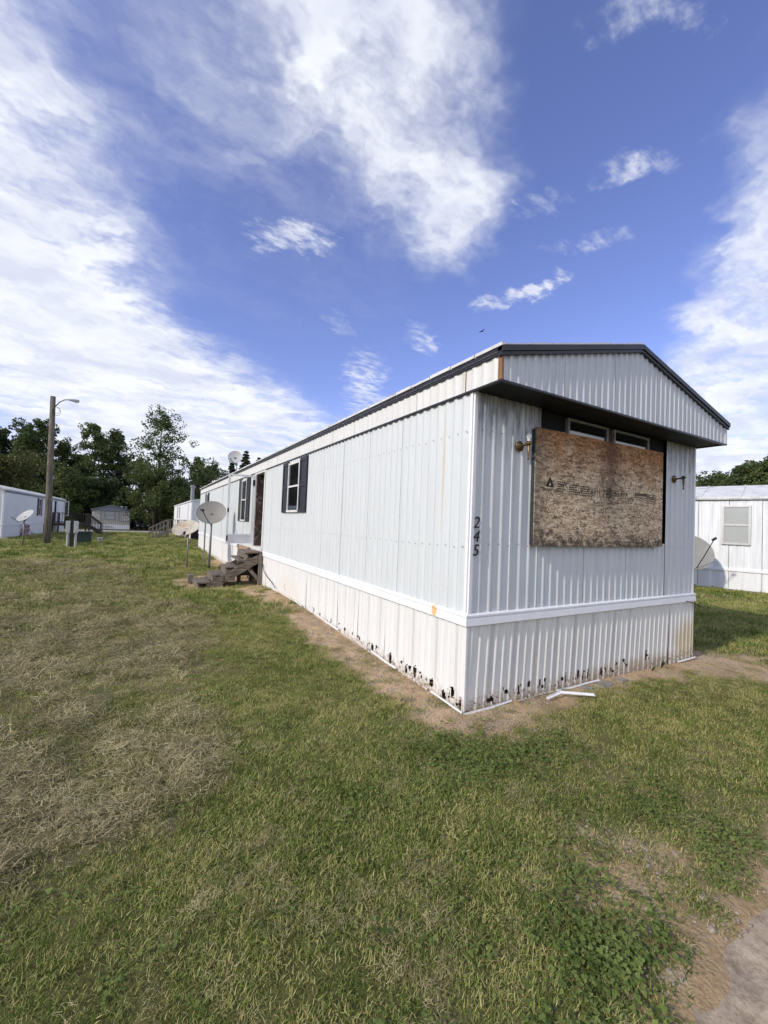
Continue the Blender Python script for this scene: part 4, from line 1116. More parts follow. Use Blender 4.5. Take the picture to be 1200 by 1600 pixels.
def box_window(parent, org, du, dn, u0, u1, z0, z1, frame='frame_white', pane='glass_dark', rail=True, t=.05, shutter=None, sw=.3):
    """window on a wall: org 3D, du unit along the wall, dn outward"""
    def B(mb, a0, a1, n0, n1, zz0, zz1):
        M = Matrix((Vector((*du, 0)), Vector((*dn, 0)), Vector((0, 0, 1)))).transposed().to_4x4(); M.translation = Vector(org)
        return mb.box((a0, n0, zz0), (a1, n1, zz1), M)
    fr = MB(); B(fr, u0, u0+t, .0, .05, z0, z1); B(fr, u1-t, u1, .0, .05, z0, z1); B(fr, u0+t, u1-t, .0, .049, z1-t, z1); B(fr, u0+t, u1-t, .0, .055, z0, z0+t)
    o = fr.build('window', frame, parent)
    zm = (z0+z1)/2
    if rail: B(MB(), u0+t, u1-t, .012, .046, zm-.025, zm+.025).build('sash_rail', frame, o)
    B(MB(), u0+t, u1-t, .016, .022, z0+t, zm-.025).build('pane', pane, o); B(MB(), u0+t, u1-t, .022, .028, zm+.025, z1-t).build('pane', pane, o)
    if shutter:
        for a in (u0-sw-.02, u1+.02):
            s_ = MB(); B(s_, a, a+sw, .012, .04, z0-.03, z1+.03)
            for zz in (z0+.05, zm-.03, z1-.10): B(s_, a+.04, a+sw-.04, .0405, .05, zz, zz+.05)
            s_.build('shutter', shutter, parent)
    return o
def gable_roof(parent, c0, du, dn, length, width, ze, zr_, material, over=.08, seams=0, name='roof'):
    """c0 2D corner; du along, dn across"""
    du = Vector(du); dn = Vector(dn); c0 = Vector(c0)
    def P3(u, n_, z): q = c0+du*u+dn*n_; return (q.x, q.y, z)
    mb = MB(); th = .09
    for n0, n1, za, zb in ((-over, width/2, ze, zr_), (width/2, width+over, zr_, ze)):
        mb.quad(P3(-over, n0, za), P3(length+over, n0, za), P3(length+over, n1, zb), P3(-over, n1, zb))
        mb.quad(P3(-over, n0, za-th), P3(-over, n1, zb-th), P3(length+over, n1, zb-th), P3(length+over, n0, za-th))
        mb.quad(P3(-over, n0, za-th), P3(-over, n0, za), P3(-over, n1, zb), P3(-over, n1, zb-th))
        mb.quad(P3(length+over, n0, za), P3(length+over, n0, za-th), P3(length+over, n1, zb-th), P3(length+over, n1, zb))
        ne = n0 if n0 < 0 else n1
        mb.quad(P3(-over, ne, ze-th), P3(length+over, ne, ze-th), P3(length+over, ne, ze), P3(-over, ne, ze))
    r = mb.build(name, material, parent)
    for k in range(seams):
        u = length*(k+.5)/seams
        s_ = MB()
        for n0, n1, za, zb in ((-over, width/2, ze, zr_), (width/2, width+over, zr_, ze)):
            s_.bar(tuple(Vector(P3(u, n0, za))+Vector((0, 0, .015))), tuple(Vector(P3(u, n1, zb))+Vector((0, 0, .015))), .03, .03)
        s_.build('roof_seam', material, r)
    return r
def gable_end(parent, p, q, ze, zr_, material):
    mid = ((p[0]+q[0])/2, (p[1]+q[1])/2)
    return MB().quad((p[0], p[1], ze), (q[0], q[1], ze), (mid[0], mid[1], zr_)).build('gable', material, parent)

# --- home on the left
A = thing('mobile_home', (-11.5, 37, -.1), 'white mobile home with maroon shutters behind the utility pole', 'mobile home')
xw, xo, ya, yb = -9.4, -13.6, 27.4, 47.3
for k in range(8):
    y0_, y1_ = ya+(yb-ya)*k/8, ya+(yb-ya)*(k+1)/8-.01
    wall_sheet(A, 'siding_panel', 'neighbor_white', (xw, y0_), (xw, y1_), .80, 2.76, out=1, depth=.015)
    wall_sheet(A, 'skirting_panel', 'neighbor_white', (xw-.01, y0_), (xw-.01, y1_), (hgt(xw, y0_)-.2, hgt(xw, y1_)-.2), .77, .18, .01, out=1)
wall_sheet(A, 'siding_panel', 'neighbor_white', (xo, ya), (xw, ya), .80, 2.76); wall_sheet(A, 'skirting_panel', 'neighbor_white', (xo, ya), (xw, ya), -.25, .78)
wall_sheet(A, 'siding_panel', 'neighbor_white', (xw, yb), (xo, yb), -.6, 2.76); wall_sheet(A, 'siding_panel', 'neighbor_white', (xo, yb), (xo, ya), -.6, 2.76)
gable_end(A, (xo, ya), (xw, ya), 2.76, 3.28, 'neighbor_white'); gable_end(A, (xo, yb), (xw, yb), 2.76, 3.28, 'neighbor_white')
MB().box((xw-.01, ya, .77), (xw+.03, yb, .83)).build('belt_trim', 'white_trim', A)
MB().box((xw-.01, ya-.06, 2.66), (xw+.045, yb, 2.755)).build('drip_edge', 'roof_grey', A)
gable_roof(A, (xo, ya), (0, 1), (1, 0), yb-ya, xw-xo, 2.85, 3.36, 'roof_white', seams=10)
MB().lathe([(.08, 0), (.08, .16), (.16, .18), (.13, .25), (0, .27)], Matrix.Translation((-11.1, 28.4, 3.3)), 10).build('roof_vent', 'roof_white', A)
box_window(A, (xw, 0, 0), (0, 1), (1, 0), 35.75, 36.5, 1.36, 2.58, shutter='shutter_maroon', sw=.38, pane='shutter_maroon')
MB().box((xw, 41.85, .75), (xw+.12, 42.0, 2.6)).build('downpipe', 'dark_metal', A)
MB().box((xw-.02, 42.3, .80), (xw+.03, 43.25, 2.62)).build('door', 'neighbor_chalky', A)
MB().box((xw, 37.9, -.2), (xw+.03, 38.5, .68)).build('skirting_gap', 'dark_core', A)
fr = MB()
for a, b, c, d in ((-9.36, -9.31, 1.3, 2.68), (-9.05, -9.0, 1.3, 2.68), (-9.31, -9.05, 2.62, 2.68), (-9.31, -9.05, 1.3, 1.36)): fr.box((a, 46.5, c), (b, 46.56, d))
so = fr.build('storm_door', 'frame_white', A); MB().box((-9.31, 46.52, 1.36), (-9.05, 46.53, 2.62)).build('pane', 'clear_glass', so)
MB().tube([(xw+.03, 32.9, .72), (xw+.06, 33.3, .4), (xw+.08, 33.9, .1)], .012, 5).build('cable', 'cable_black', A)
# pink bundle leaning on its skirting
t = MB()
Mx = Matrix.Translation((xw+.18, 31.3, .02)) @ Matrix.Rotation(.12, 4, 'Y')
t.lathe([(.0, 0), (.20, .0), (.22, .12), (.16, .3), (.21, .42), (.15, .6), (.17, .72), (.06, .80), (0, .8)], Mx, 9)
tag(t.build('cloth_bundle', 'pink_cloth'), 'faded pink and maroon bundle against the white skirting on the left', 'bundle')

# --- deck in front of it
def deck(root, x0, x1, y0, y1, zf, zt, wood, gap=.16, stairs=None, floor_boards=8):
    g = hgt((x0+x1)/2, y0)
    for k in range(floor_boards):
        yy = y0+(y1-y0)*k/floor_boards
        MB().box((x0, yy, zf-.04), (x1, yy+(y1-y0)/floor_boards-.015, zf)).build('floor_board', wood, root)
    MB().box((x0+.05, y0-.03, zf-.20), (x1-.05, y0, zf-.045)).build('rim_joist', wood, root)
    MB().box((x1-.03, y0+.05, zf-.20), (x1, y1-.05, zf-.045)).build('rim_joist', wood, root)
    for x, y in ((x0+.06, y0+.06), ((x0+x1)/2, y0+.06), (x1-.06, y0+.06), (x1-.06, y1-.06), (x0+.06, y1-.06)):
        MB().box((x-.05, y-.05, g-.25), (x+.05, y+.05, zt)).build('post', wood, root)
    MB().box((x0, y0-.0, zt), (x1, y0+.12, zt+.04)).build('handrail', wood, root)
    MB().box((x1-.12, y0+.12, zt), (x1, y1, zt+.04)).build('handrail', wood, root)
    MB().box((x0, y0+.03, zf+.10), (x1, y0+.07, zf+.16)).build('rail', wood, root); MB().box((x1-.07, y0+.1, zf+.10), (x1-.03, y1, zf+.16)).build('rail', wood, root)
    x = x0+.18
    while x < x1-.15:
        MB().box((x, y0+.015, zf+.03), (x+.04, y0+.055, zt-.002)).build('baluster', wood, root); x += gap
    y = y0+.3
    while y < y1-.15:
        MB().box((x1-.055, y, zf+.03), (x1-.015, y+.04, zt-.002)).build('baluster', wood, root); y += gap*1.4
D1 = thing('deck', (-8.1, 42, hgt(-8, 42)), 'dark weathered wooden deck attached to the white home on the left', 'deck')
deck(D1, -9.33, -6.95, 40.6, 43.4, .72, 1.58, 'deck_dark')
for k in range(4):
    MB().box((-6.93+k*.26, 41.0, .50-.19*k), (-6.68+k*.26, 42.4, .545-.19*k)).build('tread', 'deck_dark', D1)
for yy in (41.0, 42.4):
    MB().bar((-6.95, yy, 1.55), (-5.95, yy, .72), .05, .09).build('handrail', 'deck_dark', D1)
    MB().box((-6.02, yy-.04, -.3), (-5.94, yy+.04, .75)).build('post', 'deck_dark', D1)
    MB().bar((-6.95, yy, .6), (-5.9, yy, -.15), .05, .2).build('stringer', 'deck_dark', D1)
    for k in range(1, 5):
        xx = -6.95+k*.2; MB().box((xx, yy-.015, .6-.75*k*.2), (xx+.03, yy+.015, 1.5-.83*k*.2)).build('baluster', 'deck_dark', D1)

# --- tan house at the end of the lawn
B_ = thing('tan_house', (-7.1, 74, -.6), 'small tan house with a grey gable roof beyond the road', 'house')
hx0, hx1, hy = -9.5, -4.65, 72.0
wall_sheet(B_, 'wall', 'tan_siding', (hx0, hy), (hx1, hy), .05, 2.2, .25, .012)
wall_sheet(B_, 'skirting', 'neighbor_white', (hx0-.02, hy-.02), (hx1+.02, hy-.02), -.75, .05, .3)
for k in range(4): MB().box((-8.1+k*.33, hy-.06, -.38), (-7.92+k*.33, hy-.03, -.12)).build('foundation_vent', 'meter_grey', B_)
wall_sheet(B_, 'wall', 'tan_siding', (hx1, hy), (hx1, hy+14), -.75, 2.2, .3); wall_sheet(B_, 'wall', 'tan_siding', (hx0, hy+14), (hx0, hy), -.75, 2.2, .3); wall_sheet(B_, 'wall', 'tan_siding', (hx1, hy+14), (hx0, hy+14), -.75, 2.2, .3)
gable_end(B_, (hx0, hy), (hx1, hy), 2.2, 3.0, 'roof_grey')
gable_roof(B_, (hx0, hy), (0, 1), (1, 0), 14, hx1-hx0, 2.28, 3.06, 'roof_grey', over=.18)
box_window(B_, (0, hy, 0), (1, 0), (0, -1), -8.0, -6.6, .85, 2.05, frame='roof_grey', pane='blind_grey', t=.07)
for x0_, x1_ in ((-9.45, -8.35), (-6.15, -4.75)):
    mb = MB().box((x0_, hy-.05, .62), (x1_, hy-.02, .70)); mb.box((x1_-.07 if x0_ < -8 else x0_, hy-.05, .70), (x1_ if x0_ < -8 else x0_+.07, hy-.02, 2.15)); mb.build('wall_trim', 'roof_grey', B_)
MB().box((hx0-.15, hy-.14, 2.12), (hx1+.15, hy-.02, 2.2)).build('eave_trim', 'roof_grey', B_)
for x, y in ((-5.9, 75), (-5.4, 76.5)): MB().lathe([(.12, 0), (.12, .25), (.22, .28), (.18, .4), (0, .42)], Matrix.Translation((x, y, 2.55)), 9).build('roof_vent', 'roof_white', B_)

# --- parked car beside it
def car(cx, cy, cz, ang):
    t = thing('parked_car', (cx, cy, cz), 'dark sedan parked beside the tan house', 'car')
    Mw = Matrix.Translation((cx, cy, cz)) @ Matrix.Rotation(ang, 4, 'Z')   # front looks along local -Y
    sec = [(-2.25, .42, .62, .80), (-2.18, .30, .74, .86), (-1.6, .25, .86, .90), (-.9, .24, .95, .92), (.9, .24, .98, .92), (1.7, .26, .98, .90), (2.2, .34, .92, .84), (2.25, .5, .8, .78)]
    mb = MB()
    for y, z0, z1, hw in sec:
        for x, z in ((-hw*.92, z0), (-hw, (z0+z1)/2), (-hw*.9, z1), (hw*.9, z1), (hw, (z0+z1)/2), (hw*.92, z0)): mb.v.append(tuple(Mw @ Vector((x, y, z))))
    for i in range(len(sec)-1):
        for j in range(6): mb.f.append((i*6+j, i*6+(j+1) % 6, i*6+6+(j+1) % 6, i*6+6+j))
    mb.f += [tuple(range(6))[::-1], tuple(range((len(sec)-1)*6, len(sec)*6))]
    mb.build('body', 'car_paint', t, smooth=False, bevel=.04)
    cb = MB(); 
    low = [(-.80, -.95, .93), (.80, -.95, .93), (.80, 1.75, .96), (-.80, 1.75, .96)]; hi = [(-.62, -.1, 1.42), (.62, -.1, 1.42), (.62, 1.05, 1.42), (-.62, 1.05, 1.42)]
    cb.v = [tuple(Mw @ Vector(p)) for p in low+hi]; cb.f = [(4, 5, 6, 7), (0, 1, 5, 4), (1, 2, 6, 5), (2, 3, 7, 6), (3, 0, 4, 7)]
    c_ = cb.build('cabin', 'car_paint', t)
    def gl(a, b, c, d, nm, k=.1, off=.012):
        q = [Vector(p) for p in (a, b, c, d)]; ce = sum(q, Vector())/4; nn = (q[1]-q[0]).cross(q[2]-q[0]).normalized()
        if nn.dot(ce-Vector((0, .4, 1.1))) < 0: nn = -nn
        MB().quad(*[tuple(Mw @ (ce+(p-ce)*(1-k)+nn*off)) for p in q]).build(nm, 'glass_dark', c_)
    gl(low[0], low[1], hi[1], hi[0], 'windscreen'); gl(low[1], low[2], hi[2], hi[1], 'side_window', .18); gl(low[3], low[0], hi[0], hi[3], 'side_window', .18); gl(low[2], low[3], hi[3], hi[2], 'rear_window')
    for sx in (-1, 1):
        for yy in (-1.4, 1.4):
            Mr = Mw @ Matrix.Translation((sx*.78, yy, .32)) @ Matrix.Rotation(math.pi/2, 4, 'Y')
            wh = MB().lathe([(.20, -.1), (.32, -.1), (.33, 0), (.32, .1), (.20, .1)], Mr, 18).build('wheel', 'rubber', t); MB().lathe([(0, -.09), (.2, -.085), (.2, .085), (0, .09)], Mr, 12).build('rim', 'galvanised', wh)
        MB().box((sx*.72-.14, -2.24, .60), (sx*.72+.14, -2.14, .74), Mw).build('headlight', 'lamp_lens', t, bevel=.03)
    MB().box((-.45, -2.275, .42), (.45, -2.2, .60), Mw).build('grille', 'rubber', t)
    MB().box((-.16, -2.285, .50), (.16, -2.276, .60), Mw).build('number_plate', 'meter_grey', t)
car(-3.5, 74.2, hgt(-3.5, 74), math.radians(16))

# --- grey home beyond the main one, with its wooden stairs
G_ = thing('mobile_home', (2.3, 40, -.2), 'pale grey mobile home with a stovepipe beyond the main home', 'mobile home')
gx0, gx1, gy0, gy1 = .32, 4.5, 30.6, 52.0
for k in range(7):
    a, b = gy0+(gy1-gy0)*k/7, gy0+(gy1-gy0)*(k+1)/7-.01
    wall_sheet(G_, 'siding_panel', 'neighbor_white', (gx0, b), (gx0, a), .75, 2.86, .24, .014)
    wall_sheet(G_, 'skirting_panel', 'neighbor_chalky', (gx0+.01, b), (gx0+.01, a), (-.8, -.3), .73, .22, .01)
for k in range(16):
    z = .75+k*.132
    mb = MB(); mb.v = [(gx0, gy0-.02, z), (gx1, gy0-.02, z), (gx1, gy0, z+.136), (gx0, gy0, z+.136)]; mb.f = [(0, 1, 2, 3)]
    mb.quad((gx0, gy0, z), (gx1, gy0, z), (gx1, gy0-.02, z), (gx0, gy0-.02, z)); mb.build('lap_board', 'neighbor_white', G_)
MB().box((gx0-.03, gy0-.04, .7), (gx0+.07, gy0+.05, 2.87)).build('corner_trim', 'white_trim', G_)
MB().box((gx0+.1, gy0+.05, -.3), (gx1, gy0+.08, .73)).build('skirting_gap', 'dark_core', G_)
MB().box((gx1-.02, gy0, -.8), (gx1, gy1, 2.86)).build('wall', 'neighbor_white', G_); MB().box((gx0, gy1, -.8), (gx1, gy1+.02, 2.86)).build('wall', 'neighbor_white', G_)
gable_end(G_, (gx0, gy0), (gx1, gy0), 2.86, 3.3, 'neighbor_white')
gable_roof(G_, (gx0, gy0), (0, 1), (1, 0), gy1-gy0, gx1-gx0, 2.93, 3.38, 'roof_white', seams=8)
box_window(G_, (gx0, 0, 0), (0, 1), (-1, 0), 42.2, 43.0, 1.5, 2.7); box_window(G_, (gx0, 0, 0), (0, 1), (-1, 0), 45.0, 45.9, 1.5, 2.7)
MB().box((gx0-.03, 33.1, .78), (gx0+.01, 34.0, 2.70)).build('door', 'frame_white', G_)
MB().tube([(1.0, 38.5, 3.0), (1.0, 38.5, 4.35)], .17, 12).tube([(1.0, 38.5, 4.35), (1.0, 38.5, 4.40), (1.0, 38.5, 4.52), (1.0, 38.5, 4.6)], [.17, .24, .24, .1], 12).build('stovepipe', 'galvanised', G_)
D2 = thing('deck', (-.8, 33.5, 0), 'grey wooden deck and stair against the pale grey home', 'deck')
deck(D2, -1.12, .26, 32.6, 34.8, .62, 1.40, 'weathered_post', gap=.15, floor_boards=6)
for k in range(4): MB().box((-1.40-.28*k, 32.7, .42-.15*k), (-1.13-.28*k, 34.0, .46-.15*k)).build('tread', 'weathered_wood', D2)
for yy in (32.66, 34.0):
    MB().bar((-1.12, yy, 1.40), (-2.32, yy, .72), .06, .07).build('handrail', 'weathered_post', D2)
    MB().bar((-1.12, yy, .95), (-2.32, yy, .32), .05, .06).build('rail', 'weathered_post', D2)
    MB().bar((-1.12, yy, .46), (-2.30, yy, -.14), .05, .2).build('stringer', 'weathered_post', D2)
    for k in range(5):
        xx = -1.36-k*.235; z1_ = 1.40-.567*(abs(xx)-1.12)
        MB().box((xx-.03, yy-.03, -.1 if k in (2, 4) else .2-.1*k), (xx+.03, yy+.03, z1_)).build('baluster' if k not in (2, 4) else 'post', 'weathered_post', D2)

# --- home on the right
R_ = thing('mobile_home', (15, 2, .05), 'white chalky mobile home at the right edge behind the main home', 'mobile home')
o2 = Vector((14.0, 4.07)); du = Vector((.28, -.96)).normalized(); dn = Vector((-du.y*-1, 0)); dn = Vector((du.y, -du.x)); 
if dn.x > 0: dn = -dn
def RP(u, n_=0): q = o2+du*u+dn*n_; return (q.x, q.y)
for k in range(-7, 11):
    a, b = k*.82, (k+1)*.82-.012
    wall_sheet(R_, 'siding_panel', 'neighbor_chalky', RP(a), RP(b), .66, 3.0, .205, .010, out=1)
    wall_sheet(R_, 'skirting_panel', 'neighbor_white', RP(a, .0), RP(b, .0), -.25, .66, .41, .010, out=1)
mbx = MB(); p, q = RP(-5.74, .015), RP(9.0, .015)
mbx.bar((p[0], p[1], .675), (q[0], q[1], .675), .05, .09); mbx.build('belt_trim', 'white_trim', R_)
mbx = MB(); p, q = RP(-5.74, .03), RP(9.0, .03); mbx.bar((p[0], p[1], 3.0), (q[0], q[1], 3.0), .06, .05); mbx.build('drip_edge', 'black_trim', R_)
mbx = MB(); p, q = RP(-5.74, .0), RP(9.0, .0); mbx.bar((p[0], p[1], -.02), (q[0], q[1], -.02), .05, .10); mbx.build('bottom_board', 'weathered_wood', R_)
gable_roof(R_, RP(-5.74), (du.x, du.y), (-dn.x, -dn.y), 14.74, 4.2, 3.08, 3.66, 'roof_white', over=.06, seams=14)
for (p, q) in ((RP(-5.74), RP(-5.74, -4.2)), (RP(9.0), RP(9.0, -4.2)), (RP(-5.74, -4.2), RP(9.0, -4.2))):
    MB().quad((*p, -.3), (*q, -.3), (*q, 3.0), (*p, 3.0)).build('wall', 'neighbor_chalky', R_)
for u in (-5.74, 9.0): gable_end(R_, RP(u), RP(u, -4.2), 3.0, 3.6, 'neighbor_chalky')
box_window(R_, (*RP(0, .012), 0), (du.x, du.y), (dn.x, dn.y), .62, 1.36, 1.50, 2.80, frame='aluminium', pane='blind_grey', t=.06)

# ------------------------------------------------------------------ small things on the ground
mb = MB()
for p, q in zip([(.92, -.18, .03), (1.14, -.17, .05), (1.45, -.34, .035)][:-1], [(.92, -.18, .03), (1.14, -.17, .05), (1.45, -.34, .035)][1:]):
    mb.bar((p[0], p[1], p[2]+hgt(p[0], p[1])), (q[0], q[1], q[2]+hgt(q[0], q[1])), .018, .005); mb.bar((p[0], p[1]+.006, p[2]+.01+hgt(p[0], p[1])), (q[0], q[1]+.01, q[2]+.01+hgt(q[0], q[1])), .004, .02)
tag(mb.build('trim_strip', 'white_trim'), 'bent white metal strip lying on the dirt before the front skirting', 'metal strip')
for k, (x, y, r, lab) in enumerate(((1.62, -.13, .10, 'flat grey stone on the dirt nearest the bent white strip'), (1.93, -.14, .14, 'largest flat grey stone sunk in the dirt by the skirting'), (2.25, -.15, .09, 'flat grey stone in the dirt farthest from the bent strip'))):
    mb = MB(); n = 11; z = hgt(x, y)
    pts = [(x+r*random.uniform(.75, 1.1)*math.cos(a), y+r*.55*random.uniform(.75, 1.1)*math.sin(a)) for a in np.linspace(0, 2*math.pi, n, endpoint=False)]
    mb.v = [(px, py, z+.018+random.uniform(-.005, .006)) for px, py in pts]+[(x+(px-x)*1.12, y+(py-y)*1.12, z-.03) for px, py in pts]
    mb.f = [tuple(range(n))]+[(i, n+i, n+(i+1) % n, (i+1) % n) for i in range(n)]
    tag(mb.build('flat_stone', 'stone_grey'), lab, 'stone', 'flat stones in the dirt')
# cable hanging at the far front corner
tag(MB().tube([(3.95, -.045, .80), (4.10, -.07, .765), (4.22, -.07, .74), (4.27, -.06, .70)], .006, 6).build('loose_cable', 'cable_black'), 'thin loose cable hanging below the white belt at the right corner', 'cable')
tag(MB().tube([(-.035, 7.45, .60), (-.04, 7.3, .42), (-.03, 6.95, .32), (-.035, 6.6, .27), (-.06, 6.2, .20)], .008, 6).build('wall_cable', 'cable_black'), 'dark cable drooping along the skirting beside the wooden steps', 'cable')
def weed(x, y, h, label, n=9):
    t = thing('weed_plant', (x, y, hgt(x, y)), label, 'weed', 'weeds along the skirting')
    z = hgt(x, y)
    for k in range(n):
        a = random.uniform(0, 6.28); l_ = h*random.uniform(.6, 1.1); sp = random.uniform(.3, .9)*l_
        p = [(x, y, z), (x+sp*.4*math.cos(a), y-abs(sp*.3*math.sin(a))-.01, z+l_*.6), (x+sp*math.cos(a), y-abs(sp*.6*math.sin(a))-.02, z+l_*random.uniform(.7, 1))]
        mb = MB(); w_ = .008
        mb.v = [(p[0][0]-w_, p[0][1], p[0][2]), (p[0][0]+w_, p[0][1], p[0][2]), (p[1][0]+w_*1.3, p[1][1], p[1][2]), (p[1][0]-w_*1.3, p[1][1], p[1][2]), (p[2][0], p[2][1], p[2][2])]
        mb.f = [(0, 1, 2, 3), (3, 2, 4)]; mb.build('leaf', 'weed_leaf', t)
weed(3.28, -.06, .17, 'tall leafy weed growing at the foot of the front skirting')
weed(3.02, -.08, .07, 'low green weed beside the rust holes of the front skirting', 12)
# bird high above the roof
t = MB(); bx, by, bz = 24.3, 26.6, 20.5
t.lathe([(0, -.16), (.03, -.13), (.055, -.02), (.04, .10), (.015, .18), (0, .2)], Matrix.Translation((bx, by, bz)) @ Matrix.Rotation(1.4, 4, 'Y'), 8)
for s_ in (-1, 1):
    t.v += [(bx-.04, by, bz+.03), (bx+.07, by, bz+.03), (bx+.10, by+s_*.22, bz+.12), (bx+.02, by+s_*.42, bz+.06), (bx-.03, by+s_*.22, bz+.10)]; k = len(t.v)
    t.f.append(tuple(range(k-5, k)))
tag(t.build('bird', 'bird_dark'), 'tiny dark bird in the sky above the roof', 'bird')

# ------------------------------------------------------------------ trees
def leaf_cloud(centers, radii, per, size, rs, flat=.8):
    n = len(centers)*per
    c = np.repeat(np.array(centers), per, 0); r = np.repeat(np.array(radii), per)
    d = rs.normal(size=(n, 3)); d /= np.linalg.norm(d, axis=1)[:, None]
    rad = r*rs.uniform(.25, 1, n)**.5
    p = c+d*rad[:, None]*np.array([1, 1, flat])
    a = rs.normal(size=(n, 3)); a /= np.linalg.norm(a, axis=1)[:, None]
    b = np.cross(a, rs.normal(size=(n, 3))); b /= np.linalg.norm(b, axis=1)[:, None]+1e-9
    s = size*rs.uniform(.6, 1.3, n)[:, None]
    v = np.stack([p-a*s, p+b*s*.55, p+a*s, p-b*s*.55], 1).reshape(-1, 3)
    return v, np.arange(n*4).reshape(n, 4)
def tree(name, x, y, top, hw, kind, label, seed, leafm, low=.18, per=70, size=.26):
    rs = np.random.RandomState(seed); g = hgt(x, y); H = top-g
    t = thing(name, (x, y, g), label, 'tree', 'trees behind the homes')
    trunk = MB()
    lean = rs.uniform(-.03, .03, 2)*H
    tp = [(x+lean[0]*f*f, y+lean[1]*f*f, g-.3+H*f*.94) for f in np.linspace(0, 1, 8)]
    r0 = .018*H+.06
    trunk.tube(tp, list(np.linspace(r0, .03, 8)), 8)
    cents = []; rads = []
    if kind == 'con':
        nl = 26
        for i in range(nl):
            f = low+(1-low)*(i/nl); reach = hw*1.05*(1-f)**.75+.15
            for k in range(4):
                a = rs.uniform(0, 6.28); rr = reach*rs.uniform(.5, 1.1)
                p1 = (x+rr*math.cos(a), y+rr*math.sin(a), g+H*f-rr*.15)
                cents.append(p1); rads.append(.07+.30*reach)
                cents.append((x+rr*.5*math.cos(a), y+rr*.5*math.sin(a), g+H*f)); rads.append(.08+.28*reach)
        trunk.tube([(x, y, g+H*.2), (x, y, g+H*.98)], [.08, .02], 5)
    else:
        nl = 26 if kind != 'open' else 30
        for i in range(nl):
            f = low+(.99-low)*((i+rs.uniform(0, 1))/nl)
            if kind == 'tall': prof_ = (.55+.45*math.sin(min(1, (f-low)/.45)*1.57))*(1-max(0, (f-.55)/.45)**1.6*.86)
            elif kind == 'open': prof_ = .45+.55*abs(math.sin(f*9+seed)) if f < .9 else .35
            else: prof_ = math.sqrt(max(.05, 1-((f-.55)/.50)**2))
            a = rs.uniform(0, 6.28) if kind != 'open' else (i*2.4+rs.uniform(-.3, .3)); reach = hw*prof_*rs.uniform(.65, 1.12)
            zb_ = g+H*max(.12, f-.12); c0 = (x+lean[0]*f*f, y+lean[1]*f*f)
            e = (c0[0]+reach*math.cos(a), c0[1]+reach*math.sin(a), g+H*f)
            m_ = ((c0[0]*.5+e[0]*.5), (c0[1]*.5+e[1]*.5), zb_*.5+e[2]*.5+.1*reach)
            trunk.tube([(c0[0], c0[1], zb_), m_, e], [.008*H*(1.1-f)+.02, .006*H*(1.1-f)+.015, .012], 5)
            R0 = (.27 if kind == 'open' else .30)*hw+.18
            for q, rr in ((e, R0), (m_, R0*.9)):
                for k in range(2 if kind == 'open' else 3):
                    cents.append((q[0]+rs.normal()*R0*.6, q[1]+rs.normal()*R0*.6, q[2]+rs.normal()*R0*.55)); rads.append(rr*rs.uniform(.5, 1.0))
        for k in range(5):
            cents.append((x+lean[0]+rs.normal()*.10*hw, y+lean[1]+rs.normal()*.1*hw, top-.25-rs.uniform(0, .10)*H)); rads.append(.16*hw+.15)
    trunk.build('trunk', 'bark', t)
    v, f = leaf_cloud(cents, rads, max(12, int(per)), size, rs)
    npmesh('crown', v, f, leafm, t)
    return t
